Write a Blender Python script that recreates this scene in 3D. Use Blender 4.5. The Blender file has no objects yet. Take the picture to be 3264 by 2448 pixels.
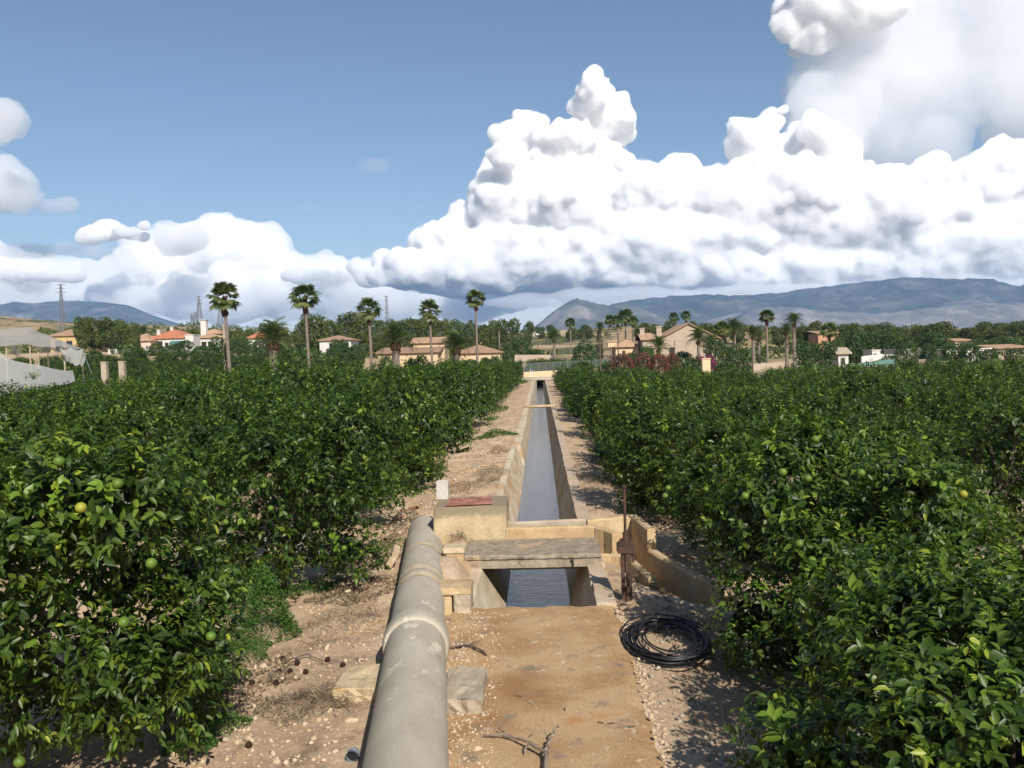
import bpy, bmesh, math, random
import numpy as np
from mathutils import Matrix, Vector
# ------------------------------------------------------------------ camera
FPX, CXP, CYP, CAMH = 2823.0, 1632.0, 1224.0, 3.6
def _basis(vp=(1720.0, 1138.0), rho=math.radians(1.6)):
    y = np.array([(vp[0]-CXP)/FPX, (CYP-vp[1])/FPX, -1.0]); y /= np.linalg.norm(y)
    z = np.array([-math.sin(rho), math.cos(rho), 0.0]); z -= y*z.dot(y); z /= np.linalg.norm(z)
    return np.array([np.cross(y, z), y, z])
RW = _basis()
def ray(px, py): return RW @ np.array([(px-CXP)/FPX, (CYP-py)/FPX, -1.0])
def on_z(px, py, z=0.0):                       # survey: where a sight line meets height z
    d = ray(px, py); p = d*((z-CAMH)/d[2]); return (float(p[0]), float(p[1]), float(z))
def at_y(px, py, Y):                           # ... or distance Y along the canal
    d = ray(px, py); p = d*(Y/d[1]); return (float(p[0]), float(Y), float(p[2]+CAMH))
sc = bpy.context.scene
cam_d = bpy.data.cameras.new('camera'); cam = bpy.data.objects.new('camera', cam_d)
sc.collection.objects.link(cam); sc.camera = cam
cam_d.sensor_fit = 'HORIZONTAL'; cam_d.sensor_width = 36.0; cam_d.lens = 36.0*FPX/3264.0
cam_d.clip_start = 0.1; cam_d.clip_end = 80000
cam.matrix_world = Matrix.Translation((0, 0, CAMH)) @ Matrix([list(r) for r in RW]).to_4x4()
# ------------------------------------------------------------------ world, sun, exposure
TO_SUN = Vector((0.48, -1.25, 1.0)).normalized()
W = bpy.data.worlds.new('World'); sc.world = W; W.use_nodes = True
_nt = W.node_tree; _bg = _nt.nodes['Background']
_sky = _nt.nodes.new('ShaderNodeTexSky'); _sky.sky_type = 'NISHITA'; _sky.sun_disc = False
_sky.sun_elevation = math.asin(TO_SUN.z); _sky.sun_rotation = math.atan2(TO_SUN.x, TO_SUN.y)
_sky.altitude = 30; _sky.air_density = 1.0; _sky.dust_density = 0.4; _sky.ozone_density = 2.2
_nt.links.new(_sky.outputs[0], _bg.inputs[0]); _bg.inputs[1].default_value = 0.074
sun_d = bpy.data.lights.new('sun', 'SUN'); sun_d.energy = 5.0; sun_d.angle = math.radians(0.53)
sun_d.color = (1.0, 0.94, 0.85)
sun = bpy.data.objects.new('sun', sun_d); sc.collection.objects.link(sun)
sun.rotation_euler = TO_SUN.to_track_quat('Z', 'Y').to_euler(); sun.location = (20, -50, 40)
vs = sc.view_settings; vs.view_transform = 'Standard'; vs.look = 'None'; vs.exposure = 0.43; vs.gamma = 1.0
cy = sc.cycles; cy.max_bounces = 28; cy.diffuse_bounces = 3; cy.glossy_bounces = 3; cy.transmission_bounces = 4
cy.volume_bounces = 28; cy.transparent_max_bounces = 8; cy.use_denoising = True
cy.sample_clamp_indirect = 6.0
# ------------------------------------------------------------------ numpy noise
def hash3(ix, iy, iz, seed=0):
    h = (ix*374761393 + iy*668265263 + iz*2147483647 + seed*974634777) & 0xffffffff
    h = ((h ^ (h >> 13))*1274126177) & 0xffffffff
    h = ((h ^ (h >> 16))*2246822519) & 0xffffffff
    return ((h ^ (h >> 15)) & 0xffffff)/float(0xffffff)
def vnoise(p, seed=0):
    i = np.floor(p).astype(np.int64); f = p-i; f = f*f*(3-2*f); r = 0
    for dx in (0, 1):
        wx = f[:, 0] if dx else 1-f[:, 0]
        for dy in (0, 1):
            wy = f[:, 1] if dy else 1-f[:, 1]
            for dz in (0, 1):
                wz = f[:, 2] if dz else 1-f[:, 2]
                r = r + wx*wy*wz*hash3(i[:, 0]+dx, i[:, 1]+dy, i[:, 2]+dz, seed)
    return r
def fbm(p, octv=4, seed=0, gain=0.5, lac=2.03):
    r = 0; a = 1; t = 0
    for k in range(octv): r = r + a*vnoise(p, seed+k*17); t += a; a *= gain; p = p*lac+3.7
    return r/t
def worley(p, seed=0):
    i = np.floor(p).astype(np.int64); best = np.full(len(p), 9.0)
    for dx in (-1, 0, 1):
        for dy in (-1, 0, 1):
            for dz in (-1, 0, 1):
                c = i+np.array([dx, dy, dz])
                q = np.stack([c[:, k]+hash3(c[:, 0], c[:, 1], c[:, 2], seed+k*31) for k in range(3)], 1)
                best = np.minimum(best, ((p-q)**2).sum(1))
    return np.sqrt(best)
def sstep(a, b, x): t = np.clip((x-a)/(b-a), 0, 1); return t*t*(3-2*t)
# ------------------------------------------------------------------ mesh helpers
COL = sc.collection
def np_mesh(name, verts, faces, smooth=False, tint=None):
    me = bpy.data.meshes.new(name); verts = np.asarray(verts, np.float32); faces = np.asarray(faces, np.int32)
    n, k = faces.shape
    me.vertices.add(len(verts)); me.vertices.foreach_set('co', verts.ravel())
    me.loops.add(n*k); me.loops.foreach_set('vertex_index', faces.ravel())
    me.polygons.add(n); me.polygons.foreach_set('loop_start', np.arange(0, n*k, k, dtype=np.int32))
    if smooth: me.polygons.foreach_set('use_smooth', np.ones(n, bool))
    if tint is not None:
        a = me.attributes.new('tint', 'FLOAT', 'POINT'); a.data.foreach_set('value', np.asarray(tint, np.float32))
    me.update(calc_edges=True); return me
def ico(sub):
    bm = bmesh.new(); bmesh.ops.create_icosphere(bm, subdivisions=sub, radius=1.0)
    v = np.array([x.co[:] for x in bm.verts]); f = np.array([[y.index for y in x.verts] for x in bm.faces]); bm.free(); return v, f
ICO1, ICO2, ICO3 = ico(1), ico(2), ico(3)
class MB:
    """collects polygons; build() links them as ONE mesh object"""
    def __init__(s): s.v = []; s.f = []
    def add(s, vs, fs): o = len(s.v); s.v += [tuple(map(float, p)) for p in vs]; s.f += [tuple(i+o for i in f) for f in fs]; return s
    def box(s, c, d, rz=0.0, rx=0.0, ry=0.0):
        M = Matrix.Rotation(rz, 3, 'Z') @ Matrix.Rotation(rx, 3, 'X') @ Matrix.Rotation(ry, 3, 'Y')
        vs = [Vector(c)+M @ Vector((x*d[0]/2, y*d[1]/2, z*d[2]/2)) for z in (-1, 1) for y in (-1, 1) for x in (-1, 1)]
        return s.add(vs, [(0, 2, 3, 1), (4, 5, 7, 6), (0, 1, 5, 4), (1, 3, 7, 5), (3, 2, 6, 7), (2, 0, 4, 6)])
    def bx(s, x0, x1, y0, y1, z0, z1): return s.box(((x0+x1)/2, (y0+y1)/2, (z0+z1)/2), (x1-x0, y1-y0, z1-z0))
    def tube(s, pts, rad, n=8, cap=True):
        pts = [Vector(p) for p in pts]; m = len(pts); rad = rad if hasattr(rad, '__len__') else [rad]*m
        T = [((pts[min(i+1, m-1)]-pts[max(i-1, 0)]).normalized()) for i in range(m)]
        a = T[0].orthogonal().normalized(); vs = []
        for i in range(m):
            a = (a-T[i]*a.dot(T[i])).normalized(); b = T[i].cross(a)
            vs += [pts[i]+(a*math.cos(2*math.pi*k/n)+b*math.sin(2*math.pi*k/n))*rad[i] for k in range(n)]
        fs = [(i*n+k, i*n+(k+1) % n, (i+1)*n+(k+1) % n, (i+1)*n+k) for i in range(m-1) for k in range(n)]
        if cap: fs += [tuple(reversed(range(n))), tuple(range((m-1)*n, m*n))]
        return s.add(vs, fs)
    def poly_prism(s, poly, z0, z1):               # poly (x,y) ccw
        n = len(poly); vs = [(x, y, z0) for x, y in poly]+[(x, y, z1) for x, y in poly]
        return s.add(vs, [tuple(reversed(range(n))), tuple(range(n, 2*n))]+[(i, (i+1) % n, n+(i+1) % n, n+i) for i in range(n)])
    def build(s, name, mat, parent=None, smooth=False, bevel=0.0, loc=None):
        me = bpy.data.meshes.new(name); me.from_pydata(s.v, [], s.f)
        if bevel:
            bm = bmesh.new(); bm.from_mesh(me)
            bmesh.ops.bevel(bm, geom=bm.edges[:], offset=bevel, segments=2, affect='EDGES', profile=0.6, clamp_overlap=True)
            bm.to_mesh(me); bm.free()
        if smooth: me.polygons.foreach_set('use_smooth', np.ones(len(me.polygons), bool))
        me.update(); return obj(name, me, mat, parent, loc)
def obj(name, me, mat=None, parent=None, loc=None):
    o = bpy.data.objects.new(name, me); COL.objects.link(o)
    if mat is not None and not me.materials: me.materials.append(mat)
    if parent is not None: o.parent = parent
    if loc is not None: o.location = loc
    return o
def tag(o, label=None, cat=None, group=None, kind=None):
    if label: o['label'] = label
    if cat: o['category'] = cat
    if group: o['group'] = group
    if kind: o['kind'] = kind
    return o
def thing(name, label, cat, loc=(0, 0, 0), group=None, rz=0.0, scale=None):
    o = bpy.data.objects.new(name, None); COL.objects.link(o); o.location = loc; o.rotation_euler = (0, 0, rz)
    o.empty_display_size = 0.2
    if scale is not None: o.scale = scale
    return tag(o, label, cat, group)
ORD = ['first', 'second', 'third', 'fourth', 'fifth', 'sixth', 'seventh', 'eighth', 'ninth', 'tenth', 'eleventh', 'twelfth', 'thirteenth', 'fourteenth',
       'fifteenth', 'sixteenth', 'seventeenth', 'eighteenth', 'nineteenth', 'twentieth']
def ordn(i):
    if i < 20: return ORD[i]
    t = {2: 'twenty', 3: 'thirty', 4: 'forty', 5: 'fifty', 6: 'sixty'}[(i+1)//10]
    r = (i+1) % 10
    return t+'-'+ORD[r-1] if r else t[:-1]+'ieth'
# ------------------------------------------------------------------ materials
class NB:
    def __init__(s, nt): s.nt = nt
    def n(s, t, **k):
        o = s.nt.nodes.new(t)
        for a, b in k.items(): setattr(o, a, b)
        return o
    def put(s, sock, v):
        if hasattr(v, 'links'): s.nt.links.new(v, sock)
        else: sock.default_value = v
    def m(s, op, a, b=None, c=None, clamp=False):
        o = s.n('ShaderNodeMath', operation=op); o.use_clamp = clamp
        for i, v in enumerate((a, b, c)):
            if v is not None: s.put(o.inputs[i], v)
        return o.outputs[0]
    def vm(s, op, a, b=None):
        o = s.n('ShaderNodeVectorMath', operation=op); s.put(o.inputs[0], a)
        if b is not None: s.put(o.inputs[1], b)
        return o.outputs[0]
    def ss(s, x, lo, hi):
        o = s.n('ShaderNodeMapRange', interpolation_type='SMOOTHSTEP'); s.put(o.inputs[0], x)
        o.inputs[1].default_value = lo; o.inputs[2].default_value = hi; return o.outputs[0]
    def mix(s, f, a, b, blend='MIX'):
        o = s.n('ShaderNodeMix', data_type='RGBA', blend_type=blend); s.put(o.inputs[0], f)
        for i, c in ((6, a), (7, b)): s.put(o.inputs[i], (*c, 1) if isinstance(c, tuple) and len(c) == 3 else c)
        return o.outputs[2]
    def noise(s, vec, scale, detail=5, rough=0.6, out=0):
        o = s.n('ShaderNodeTexNoise'); s.put(o.inputs['Vector'], vec); o.inputs['Scale'].default_value = scale
        o.inputs['Detail'].default_value = detail; o.inputs['Roughness'].default_value = rough; return o.outputs[out]
    def ramp(s, f, stops):
        o = s.n('ShaderNodeValToRGB'); s.put(o.inputs[0], f); cr = o.color_ramp
        while len(cr.elements) < len(stops): cr.elements.new(0.5)
        for e, (p, c) in zip(cr.elements, stops): e.position = p; e.color = (*c, 1)
        return o.outputs[0]
def newmat(name):
    m = bpy.data.materials.new(name); m.use_nodes = True; b = NB(m.node_tree); bs = m.node_tree.nodes['Principled BSDF']
    return m, b, bs
def pos(b): return b.n('ShaderNodeNewGeometry').outputs['Position']
def rough_mat(name, stops, scale=3.0, rough=0.9, fine=40.0, finek=0.35, bump=0.5, bscale=25.0, bdist=0.02, stain=None, stretch=(1, 1, 1), spec=0.25):
    """stone, plaster, earth: a broad colour ramp, a fine speckle and a relief; stain = (colour, scale, lo, hi)"""
    m, b, bs = newmat(name); P = b.vm('MULTIPLY', pos(b), stretch)
    c = b.ramp(b.noise(P, scale, 6, 0.62), stops)
    f = b.noise(P, fine, 3, 0.7)
    c = b.mix(1.0, c, b.ramp(f, [(0.25, (1-finek,)*3), (0.75, (1+finek*0.55,)*3)]), 'MULTIPLY')
    if stain:
        for (col, s, lo, hi) in stain: c = b.mix(b.ss(b.noise(P, s, 5, 0.65), lo, hi), c, col)
    b.put(bs.inputs['Base Color'], c); bs.inputs['Roughness'].default_value = rough; bs.inputs['Specular IOR Level'].default_value = spec
    bp = b.n('ShaderNodeBump'); bp.inputs['Strength'].default_value = bump; bp.inputs['Distance'].default_value = bdist
    b.put(bp.inputs['Height'], b.noise(P, bscale, 6, 0.7)); b.put(bs.inputs['Normal'], bp.outputs[0])
    return m
def plain(name, col, rough=0.7, metal=0.0, spec=0.4, var=0.12, scale=30):
    m, b, bs = newmat(name); n = b.noise(pos(b), scale, 4, 0.6)
    c = b.mix(1.0, (*col, 1), b.ramp(n, [(0.2, (1-var*2,)*3), (0.8, (1+var,)*3)]), 'MULTIPLY')
    b.put(bs.inputs['Base Color'], c); bs.inputs['Roughness'].default_value = rough; bs.inputs['Metallic'].default_value = metal
    bs.inputs['Specular IOR Level'].default_value = spec; return m
def leaf_mat(name, stops, rough=0.42, trans=0.28, tcol=(0.16, 0.28, 0.03), spec=0.5, objvar=0.16):
    """leaves: colour by the per-leaf 'tint', a sheen, and light coming through"""
    m, b, bs = newmat(name)
    t = b.n('ShaderNodeAttribute', attribute_name='tint').outputs['Fac']
    c = b.ramp(t, stops)
    r = b.n('ShaderNodeObjectInfo').outputs['Random']
    c = b.mix(1.0, c, b.ramp(r, [(0.0, (1-objvar, 1-objvar*0.8, 1-objvar)), (1.0, (1+objvar*0.7, 1+objvar*0.4, 1))]), 'MULTIPLY')
    b.put(bs.inputs['Base Color'], c); bs.inputs['Roughness'].default_value = rough; bs.inputs['Specular IOR Level'].default_value = spec
    tr = b.n('ShaderNodeBsdfTranslucent'); b.put(tr.inputs[0], b.mix(1.0, c, (2.2, 2.4, 1.2), 'MULTIPLY'))
    mx = b.n('ShaderNodeMixShader'); mx.inputs[0].default_value = trans
    b.put(mx.inputs[1], bs.outputs[0]); b.put(mx.inputs[2], tr.outputs[0])
    b.put(m.node_tree.nodes['Material Output'].inputs[0], mx.outputs[0]); return m
SAND = [(0.25, (0.34, 0.235, 0.145)), (0.5, (0.49, 0.355, 0.225)), (0.75, (0.61, 0.485, 0.345))]
M = {}
M['slab'] = rough_mat('slab_concrete', [(0.34, (0.33, 0.18, 0.078)), (0.48, (0.44, 0.275, 0.135)), (0.60, (0.53, 0.37, 0.21)), (0.74, (0.61, 0.475, 0.32))], 0.9, fine=55, finek=0.5, bump=0.9, bscale=45, bdist=0.014,
                      stain=[((0.24, 0.18, 0.13), 3.1, 0.55, 0.68), ((0.42, 0.22, 0.085), 0.9, 0.54, 0.70), ((0.58, 0.46, 0.32), 4.2, 0.60, 0.70), ((0.16, 0.12, 0.09), 9.0, 0.66, 0.74)])
M['ochre'] = rough_mat('ochre_render', [(0.25, (0.36, 0.235, 0.115)), (0.5, (0.47, 0.335, 0.185)), (0.75, (0.57, 0.44, 0.27))], 2.2, fine=45, finek=0.3, bump=0.5, bscale=30, bdist=0.015,
                      stain=[((0.20, 0.15, 0.10), 3.5, 0.60, 0.78)])
m, b, bs = newmat('weathered_box_render'); P = pos(b)
c = b.ramp(b.noise(P, 1.8, 6, 0.62), [(0.28, (0.38, 0.28, 0.16)), (0.5, (0.50, 0.39, 0.24)), (0.72, (0.60, 0.49, 0.33))])
c = b.mix(1.0, c, b.ramp(b.noise(P, 40, 3, 0.7), [(0.25, (0.72,)*3), (0.75, (1.14,)*3)]), 'MULTIPLY')
c = b.mix(b.ss(b.noise(P, 1.4, 5, 0.65), 0.55, 0.72), c, (0.44, 0.26, 0.12))
_z = b.n('ShaderNodeSeparateXYZ'); b.put(_z.inputs[0], P)                 # lichen-dark run-off just under the top edge
_m = b.m('MULTIPLY', b.ss(b.m('ADD', _z.outputs[2], b.m('MULTIPLY', b.noise(P, 2.6, 5, 0.7), 0.5)), 0.86, 1.02), 0.75)
c = b.mix(_m, c, (0.19, 0.155, 0.105)); b.put(bs.inputs['Base Color'], c); bs.inputs['Roughness'].default_value = 0.92; bs.inputs['Specular IOR Level'].default_value = 0.2
bp = b.n('ShaderNodeBump'); bp.inputs['Strength'].default_value = 0.7; bp.inputs['Distance'].default_value = 0.02; b.put(bp.inputs['Height'], b.noise(P, 20, 6, 0.7)); b.put(bs.inputs['Normal'], bp.outputs[0]); M['boxwall'] = m
M['concrete'] = rough_mat('grey_concrete', [(0.25, (0.27, 0.21, 0.15)), (0.5, (0.40, 0.33, 0.24)), (0.75, (0.50, 0.43, 0.32))], 2.5, fine=70, finek=0.35, bump=0.6, bscale=50, bdist=0.012,
                      stain=[((0.50, 0.35, 0.20), 1.8, 0.56, 0.72)])
M['coping'] = rough_mat('coping_concrete', [(0.25, (0.36, 0.26, 0.17)), (0.5, (0.48, 0.37, 0.26)), (0.75, (0.56, 0.46, 0.35))], 1.5, fine=60, finek=0.3, bump=0.4, bscale=40, bdist=0.01)
M['canal'] = rough_mat('canal_lining', [(0.25, (0.40, 0.29, 0.18)), (0.5, (0.56, 0.46, 0.32)), (0.75, (0.68, 0.61, 0.49))], 2.0, fine=30, finek=0.25, bump=0.35, bscale=14, bdist=0.02,
                      stain=[((0.42, 0.27, 0.13), 1.1, 0.50, 0.68), ((0.16, 0.12, 0.08), 2.3, 0.62, 0.78)], stretch=(1, 0.45, 1.6))
M['pipe'] = rough_mat('pipe_concrete', [(0.25, (0.34, 0.30, 0.225)), (0.5, (0.42, 0.375, 0.29)), (0.75, (0.49, 0.445, 0.35))], 1.3, fine=70, finek=0.28, bump=0.55, bscale=38, bdist=0.008,
                      stain=[((0.30, 0.25, 0.18), 1.7, 0.62, 0.80), ((0.48, 0.38, 0.24), 0.8, 0.62, 0.76), ((0.60, 0.53, 0.40), 2.4, 0.61, 0.69)], stretch=(1.6, 0.8, 1.2))
M['deck'] = rough_mat('deck_concrete', [(0.25, (0.20, 0.155, 0.11)), (0.5, (0.33, 0.27, 0.195)), (0.75, (0.46, 0.40, 0.30))], 5.0, fine=60, finek=0.55, bump=1.0, bscale=40, bdist=0.02, stain=[((0.50, 0.36, 0.21), 2.0, 0.56, 0.70), ((0.14, 0.11, 0.08), 3.0, 0.60, 0.72)])
M['rubble'] = rough_mat('grey_rubble', [(0.25, (0.22, 0.18, 0.13)), (0.5, (0.34, 0.29, 0.22)), (0.8, (0.46, 0.41, 0.34))], 8.0, fine=50, finek=0.25, bump=0.5)
M['mortar'] = rough_mat('mortar', [(0.3, (0.46, 0.34, 0.20)), (0.7, (0.62, 0.52, 0.36))], 5.0, bump=0.6, bscale=40)
M['brick'] = rough_mat('brick', [(0.3, (0.34, 0.13, 0.06)), (0.7, (0.46, 0.22, 0.11))], 6, bump=0.4)
M['block'] = rough_mat('cement_block', [(0.3, (0.46, 0.44, 0.38)), (0.7, (0.60, 0.58, 0.52))], 6, fine=90, bump=0.4, bscale=70)
M['rust'] = rough_mat('rusty_iron', [(0.25, (0.028, 0.016, 0.011)), (0.5, (0.065, 0.034, 0.021)), (0.75, (0.12, 0.065, 0.038))], 9, rough=0.7, fine=120, bump=0.5, bscale=90, bdist=0.004, spec=0.4)
M['rustplate'] = rough_mat('red_lead_plate', [(0.3, (0.20, 0.065, 0.045)), (0.5, (0.33, 0.13, 0.09)), (0.68, (0.46, 0.26, 0.19))], 5, rough=0.7, finek=0.2, bump=0.2)
M['hose'] = plain('black_hose', (0.012, 0.012, 0.014), 0.45, spec=0.5)
M['pvc'] = plain('grey_pvc', (0.23, 0.26, 0.30), 0.4)
M['dark'] = plain('dark_void', (0.01, 0.01, 0.01), 0.9)
M['wood'] = rough_mat('dead_wood', [(0.3, (0.17, 0.12, 0.09)), (0.7, (0.38, 0.31, 0.25))], 14, bump=0.6, bscale=60)
M['plank'] = rough_mat('old_plank', [(0.3, (0.22, 0.12, 0.06)), (0.7, (0.36, 0.22, 0.12))], 8, bump=0.4, stretch=(1, 6, 6))
M['bark'] = rough_mat('bark', [(0.3, (0.07, 0.05, 0.035)), (0.7, (0.16, 0.12, 0.09))], 12, bump=0.7, bscale=30)
M['palmbark'] = rough_mat('palm_bark', [(0.3, (0.13, 0.10, 0.08)), (0.7, (0.27, 0.22, 0.18))], 3, bump=0.6, bscale=12, stretch=(1, 1, 4))
M['palmskirt'] = rough_mat('palm_skirt', [(0.3, (0.07, 0.03, 0.015)), (0.7, (0.21, 0.11, 0.06))], 5, bump=0.9, bscale=14, bdist=0.08)
M['rot'] = rough_mat('rotten_fruit', [(0.3, (0.012, 0.007, 0.005)), (0.7, (0.05, 0.025, 0.015))], 20, bump=0.6, bscale=60)
M['stone'] = rough_mat('limestone', [(0.22, (0.30, 0.20, 0.12)), (0.45, (0.46, 0.34, 0.22)), (0.65, (0.54, 0.43, 0.31)), (0.85, (0.60, 0.54, 0.45))], 9.0, fine=50, finek=0.2, bump=0.5, bscale=30, bdist=0.01)
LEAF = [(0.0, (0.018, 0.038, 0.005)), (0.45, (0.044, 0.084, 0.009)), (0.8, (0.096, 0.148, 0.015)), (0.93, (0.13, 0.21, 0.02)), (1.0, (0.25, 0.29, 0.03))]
M['leaf'] = leaf_mat('orange_leaf', LEAF, 0.44, 0.24, spec=0.4)
M['fruit'] = plain('green_orange', (0.105, 0.175, 0.018), 0.5, spec=0.35, var=0.25, scale=14)
M['fruity'] = plain('yellowing_orange', (0.27, 0.27, 0.03), 0.5, spec=0.35, var=0.2, scale=14)
M['weed'] = leaf_mat('weed_leaf', [(0, (0.03, 0.075, 0.012)), (0.6, (0.06, 0.14, 0.018)), (1, (0.13, 0.22, 0.03))], 0.6, 0.25, spec=0.3)
M['dry'] = leaf_mat('dry_grass', [(0, (0.12, 0.085, 0.055)), (0.6, (0.22, 0.165, 0.11)), (1, (0.34, 0.27, 0.18))], 0.8, 0.1, spec=0.2)
M['pine'] = leaf_mat('pine_needles', [(0, (0.034, 0.052, 0.012)), (0.5, (0.078, 0.105, 0.020)), (1, (0.14, 0.165, 0.035))], 0.65, 0.15, spec=0.25)
M['broad'] = leaf_mat('broad_leaf', [(0, (0.026, 0.052, 0.012)), (0.6, (0.055, 0.100, 0.020)), (1, (0.10, 0.16, 0.03))], 0.55, 0.2, spec=0.35)
M['cypress'] = leaf_mat('cypress_leaf', [(0, (0.012, 0.026, 0.010)), (1, (0.035, 0.06, 0.02))], 0.7, 0.1, spec=0.2)
M['olean'] = leaf_mat('oleander_leaf', [(0, (0.03, 0.045, 0.018)), (0.45, (0.09, 0.055, 0.03)), (0.72, (0.13, 0.06, 0.04)), (0.82, (0.28, 0.03, 0.045)), (1, (0.44, 0.06, 0.085))], 0.6, 0.2, spec=0.3, objvar=0.08)
M['bougain'] = leaf_mat('bougainvillea', [(0, (0.03, 0.06, 0.015)), (0.4, (0.08, 0.03, 0.04)), (0.6, (0.30, 0.02, 0.14)), (1, (0.45, 0.04, 0.22))], 0.6, 0.2, spec=0.2, objvar=0.05)
M['palm'] = leaf_mat('palm_leaf', [(0, (0.03, 0.055, 0.015)), (0.6, (0.075, 0.115, 0.028)), (1, (0.17, 0.18, 0.06))], 0.5, 0.2, spec=0.4)
# ------------------------------------------------------------------ terrain
_AZ = [-0.75, -0.60, -0.50, -0.40, -0.25, -0.10, 0.0, 0.12, 0.30, 0.55, 0.75]
_ZM = [7.6, 7.6, 7.6, 7.0, 5.0, 3.8, 3.0, 2.8, 2.6, 2.8, 3.0]              # gardens, 200 m out
_AH = [0.064, 0.062, 0.046, 0.043, 0.028, 0.022, 0.027, 0.029, 0.020, 0.017, 0.017]   # hill crest, 450 m out (slope of the sight line)
CAN0, CAN1 = 8.0, 138.0
def terr(x, y):
    x = np.asarray(x, float); y = np.asarray(y, float); az = x/np.maximum(y, 1.0)
    near = np.where(x < 0, -0.03-0.24*sstep(1.2, 4.2, -x), -0.075-0.24*sstep(1.35, 3.4, x))
    zm = np.interp(az, _AZ, _ZM); zh = CAMH+450*np.interp(az, _AZ, _AH)
    p = np.stack([x/60, y/60, x*0], -1).reshape(-1, 3); nb = ((fbm(p, 3, 5)-0.5)*4).reshape(x.shape)
    ya = np.interp(az, [-0.30, -0.10], [110, 142]); yb = np.interp(az, [-0.30, -0.10], [188, 205])
    z = near+(zm-near)*sstep(ya, yb, y)
    z = np.where(y > yb, zm+(zh+nb-zm)*sstep(205, 440, y), z)
    z = np.where(y > 440, (zh+nb)*(1-sstep(470, 1100, y))-0.5, z)
    return z
def tz(x, y): return float(terr(np.array([x]), np.array([y]))[0])
def bumps(x, y):
    p = np.stack([x, y, x*0], -1).reshape(-1, 3)
    n = (fbm(p*0.9, 3, 11)-0.5)*0.20+(fbm(p*4.0, 3, 12)-0.5)*0.10
    bank = (fbm(np.stack([p[:, 0]*1.3+p[:, 1]*0.9, p[:, 1]*2.2, p[:, 2]], 1), 3, 19)-0.5)*0.22
    wl = ((p[:, 0] < -1.25) & (p[:, 0] > -4) & (p[:, 1] > 18) & (p[:, 1] < 138))
    n = n+np.where(wl, bank*1.7, 0)
    far = sstep(60, 140, p[:, 1]); edge = np.clip(np.minimum(np.abs(p[:, 0]+1.2), np.abs(p[:, 0]-0.97))/0.35, 0, 1)
    xc = np.interp(p[:, 1], [13.3, 14, 15, 16, 16.8], [2.2, 2.12, 1.89, 1.62, 1.3]); cut = 0.36*(1-sstep(0.24, 0.42, np.abs(p[:, 0]-xc)))*sstep(13.0, 13.5, p[:, 1])*(1-sstep(16.6, 16.9, p[:, 1]))
    fill = 0.34*sstep(1.22, 1.5, -p[:, 0])*(1-sstep(1.75, 2.15, -p[:, 0]))*sstep(12.9, 13.9, p[:, 1])*(1-sstep(16.2, 17.0, p[:, 1]))
    return (n*(1-far)*np.where(np.abs(p[:, 0]) < 1.3, 0.0, edge)+fill-cut).reshape(x.shape)
def gz(x, y): return tz(x, y)+float(bumps(np.array([x]), np.array([y]))[0])
def geo(a, b, n): return list(a*(b/a)**(np.arange(1, n+1)/n))
xs = sorted(set([round(v, 3) for v in np.arange(-4.6, -1.2, 0.13)]+[round(v, 3) for v in np.arange(-6.2, -4.7, 0.3)]+[-1.2, -0.6, 0.1, 0.6, 0.97]+[round(v, 3) for v in np.arange(1.05, 4.2, 0.14)]+[round(v, 3) for v in np.arange(4.3, 5.3, 0.3)]
        + geo(5.3, 8000, 60)+[-v for v in geo(6.2, 8000, 60)]))
ys = sorted(set([-8000, -2000, -400, -90, -30, -12, -4]+[round(v, 3) for v in np.arange(0, 6, 0.5)]+[round(v, 3) for v in np.arange(6, 20, 0.12)]
        + [round(v, 3) for v in np.arange(20, 40, 0.25)]+[round(v, 3) for v in np.arange(40, 140, 0.6)]+[CAN0, CAN1]+geo(140, 8000, 90)))
gx, gy = np.meshgrid(np.array(xs), np.array(ys)); gzv = terr(gx, gy)+bumps(gx, gy)
gzv = np.where((gx > -1.15) & (gx < 0.95) & (gy < 14), -0.16, gzv)
nx, ny = len(xs), len(ys); ii = np.arange(nx*ny).reshape(ny, nx)
q = np.stack([ii[:-1, :-1], ii[:-1, 1:], ii[1:, 1:], ii[1:, :-1]], -1)
mx_ = (gx[:-1, :-1]+gx[1:, 1:])/2; my_ = (gy[:-1, :-1]+gy[1:, 1:])/2
keep = ~((mx_ > -1.2) & (mx_ < 0.97) & (my_ > CAN0) & (my_ < CAN1))
m, b, bs = newmat('dry_earth'); P = pos(b)
c = b.ramp(b.noise(P, 0.7, 6, 0.62), SAND)
c = b.mix(1.0, c, b.ramp(b.noise(P, 22, 4, 0.75), [(0.25, (0.62, 0.60, 0.58)), (0.75, (1.22, 1.22, 1.22))]), 'MULTIPLY')
c = b.mix(b.ss(b.noise(P, 1.6, 5, 0.7), 0.53, 0.70), c, (0.22, 0.155, 0.105))
c = b.mix(b.ss(b.noise(P, 0.45, 5, 0.7), 0.55, 0.70), c, (0.55, 0.36, 0.20))
yv = b.n('ShaderNodeSeparateXYZ'); b.put(yv.inputs[0], P)
scrub = b.mix(b.ss(b.noise(P, 0.05, 6, 0.7), 0.44, 0.58), (0.34, 0.24, 0.13), (0.07, 0.085, 0.035))
scrub = b.mix(b.ss(b.noise(P, 0.013, 4, 0.6), 0.52, 0.62), scrub, (0.46, 0.36, 0.24))
c = b.mix(b.ss(yv.outputs[1], 140, 220), c, scrub)
b.put(bs.inputs['Base Color'], c); bs.inputs['Roughness'].default_value = 0.95; bs.inputs['Specular IOR Level'].default_value = 0.15
bp = b.n('ShaderNodeBump'); bp.inputs['Strength'].default_value = 0.8; bp.inputs['Distance'].default_value = 0.03
b.put(bp.inputs['Height'], b.noise(P, 18, 7, 0.75)); b.put(bs.inputs['Normal'], bp.outputs[0])
M['earth'] = m
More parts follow.
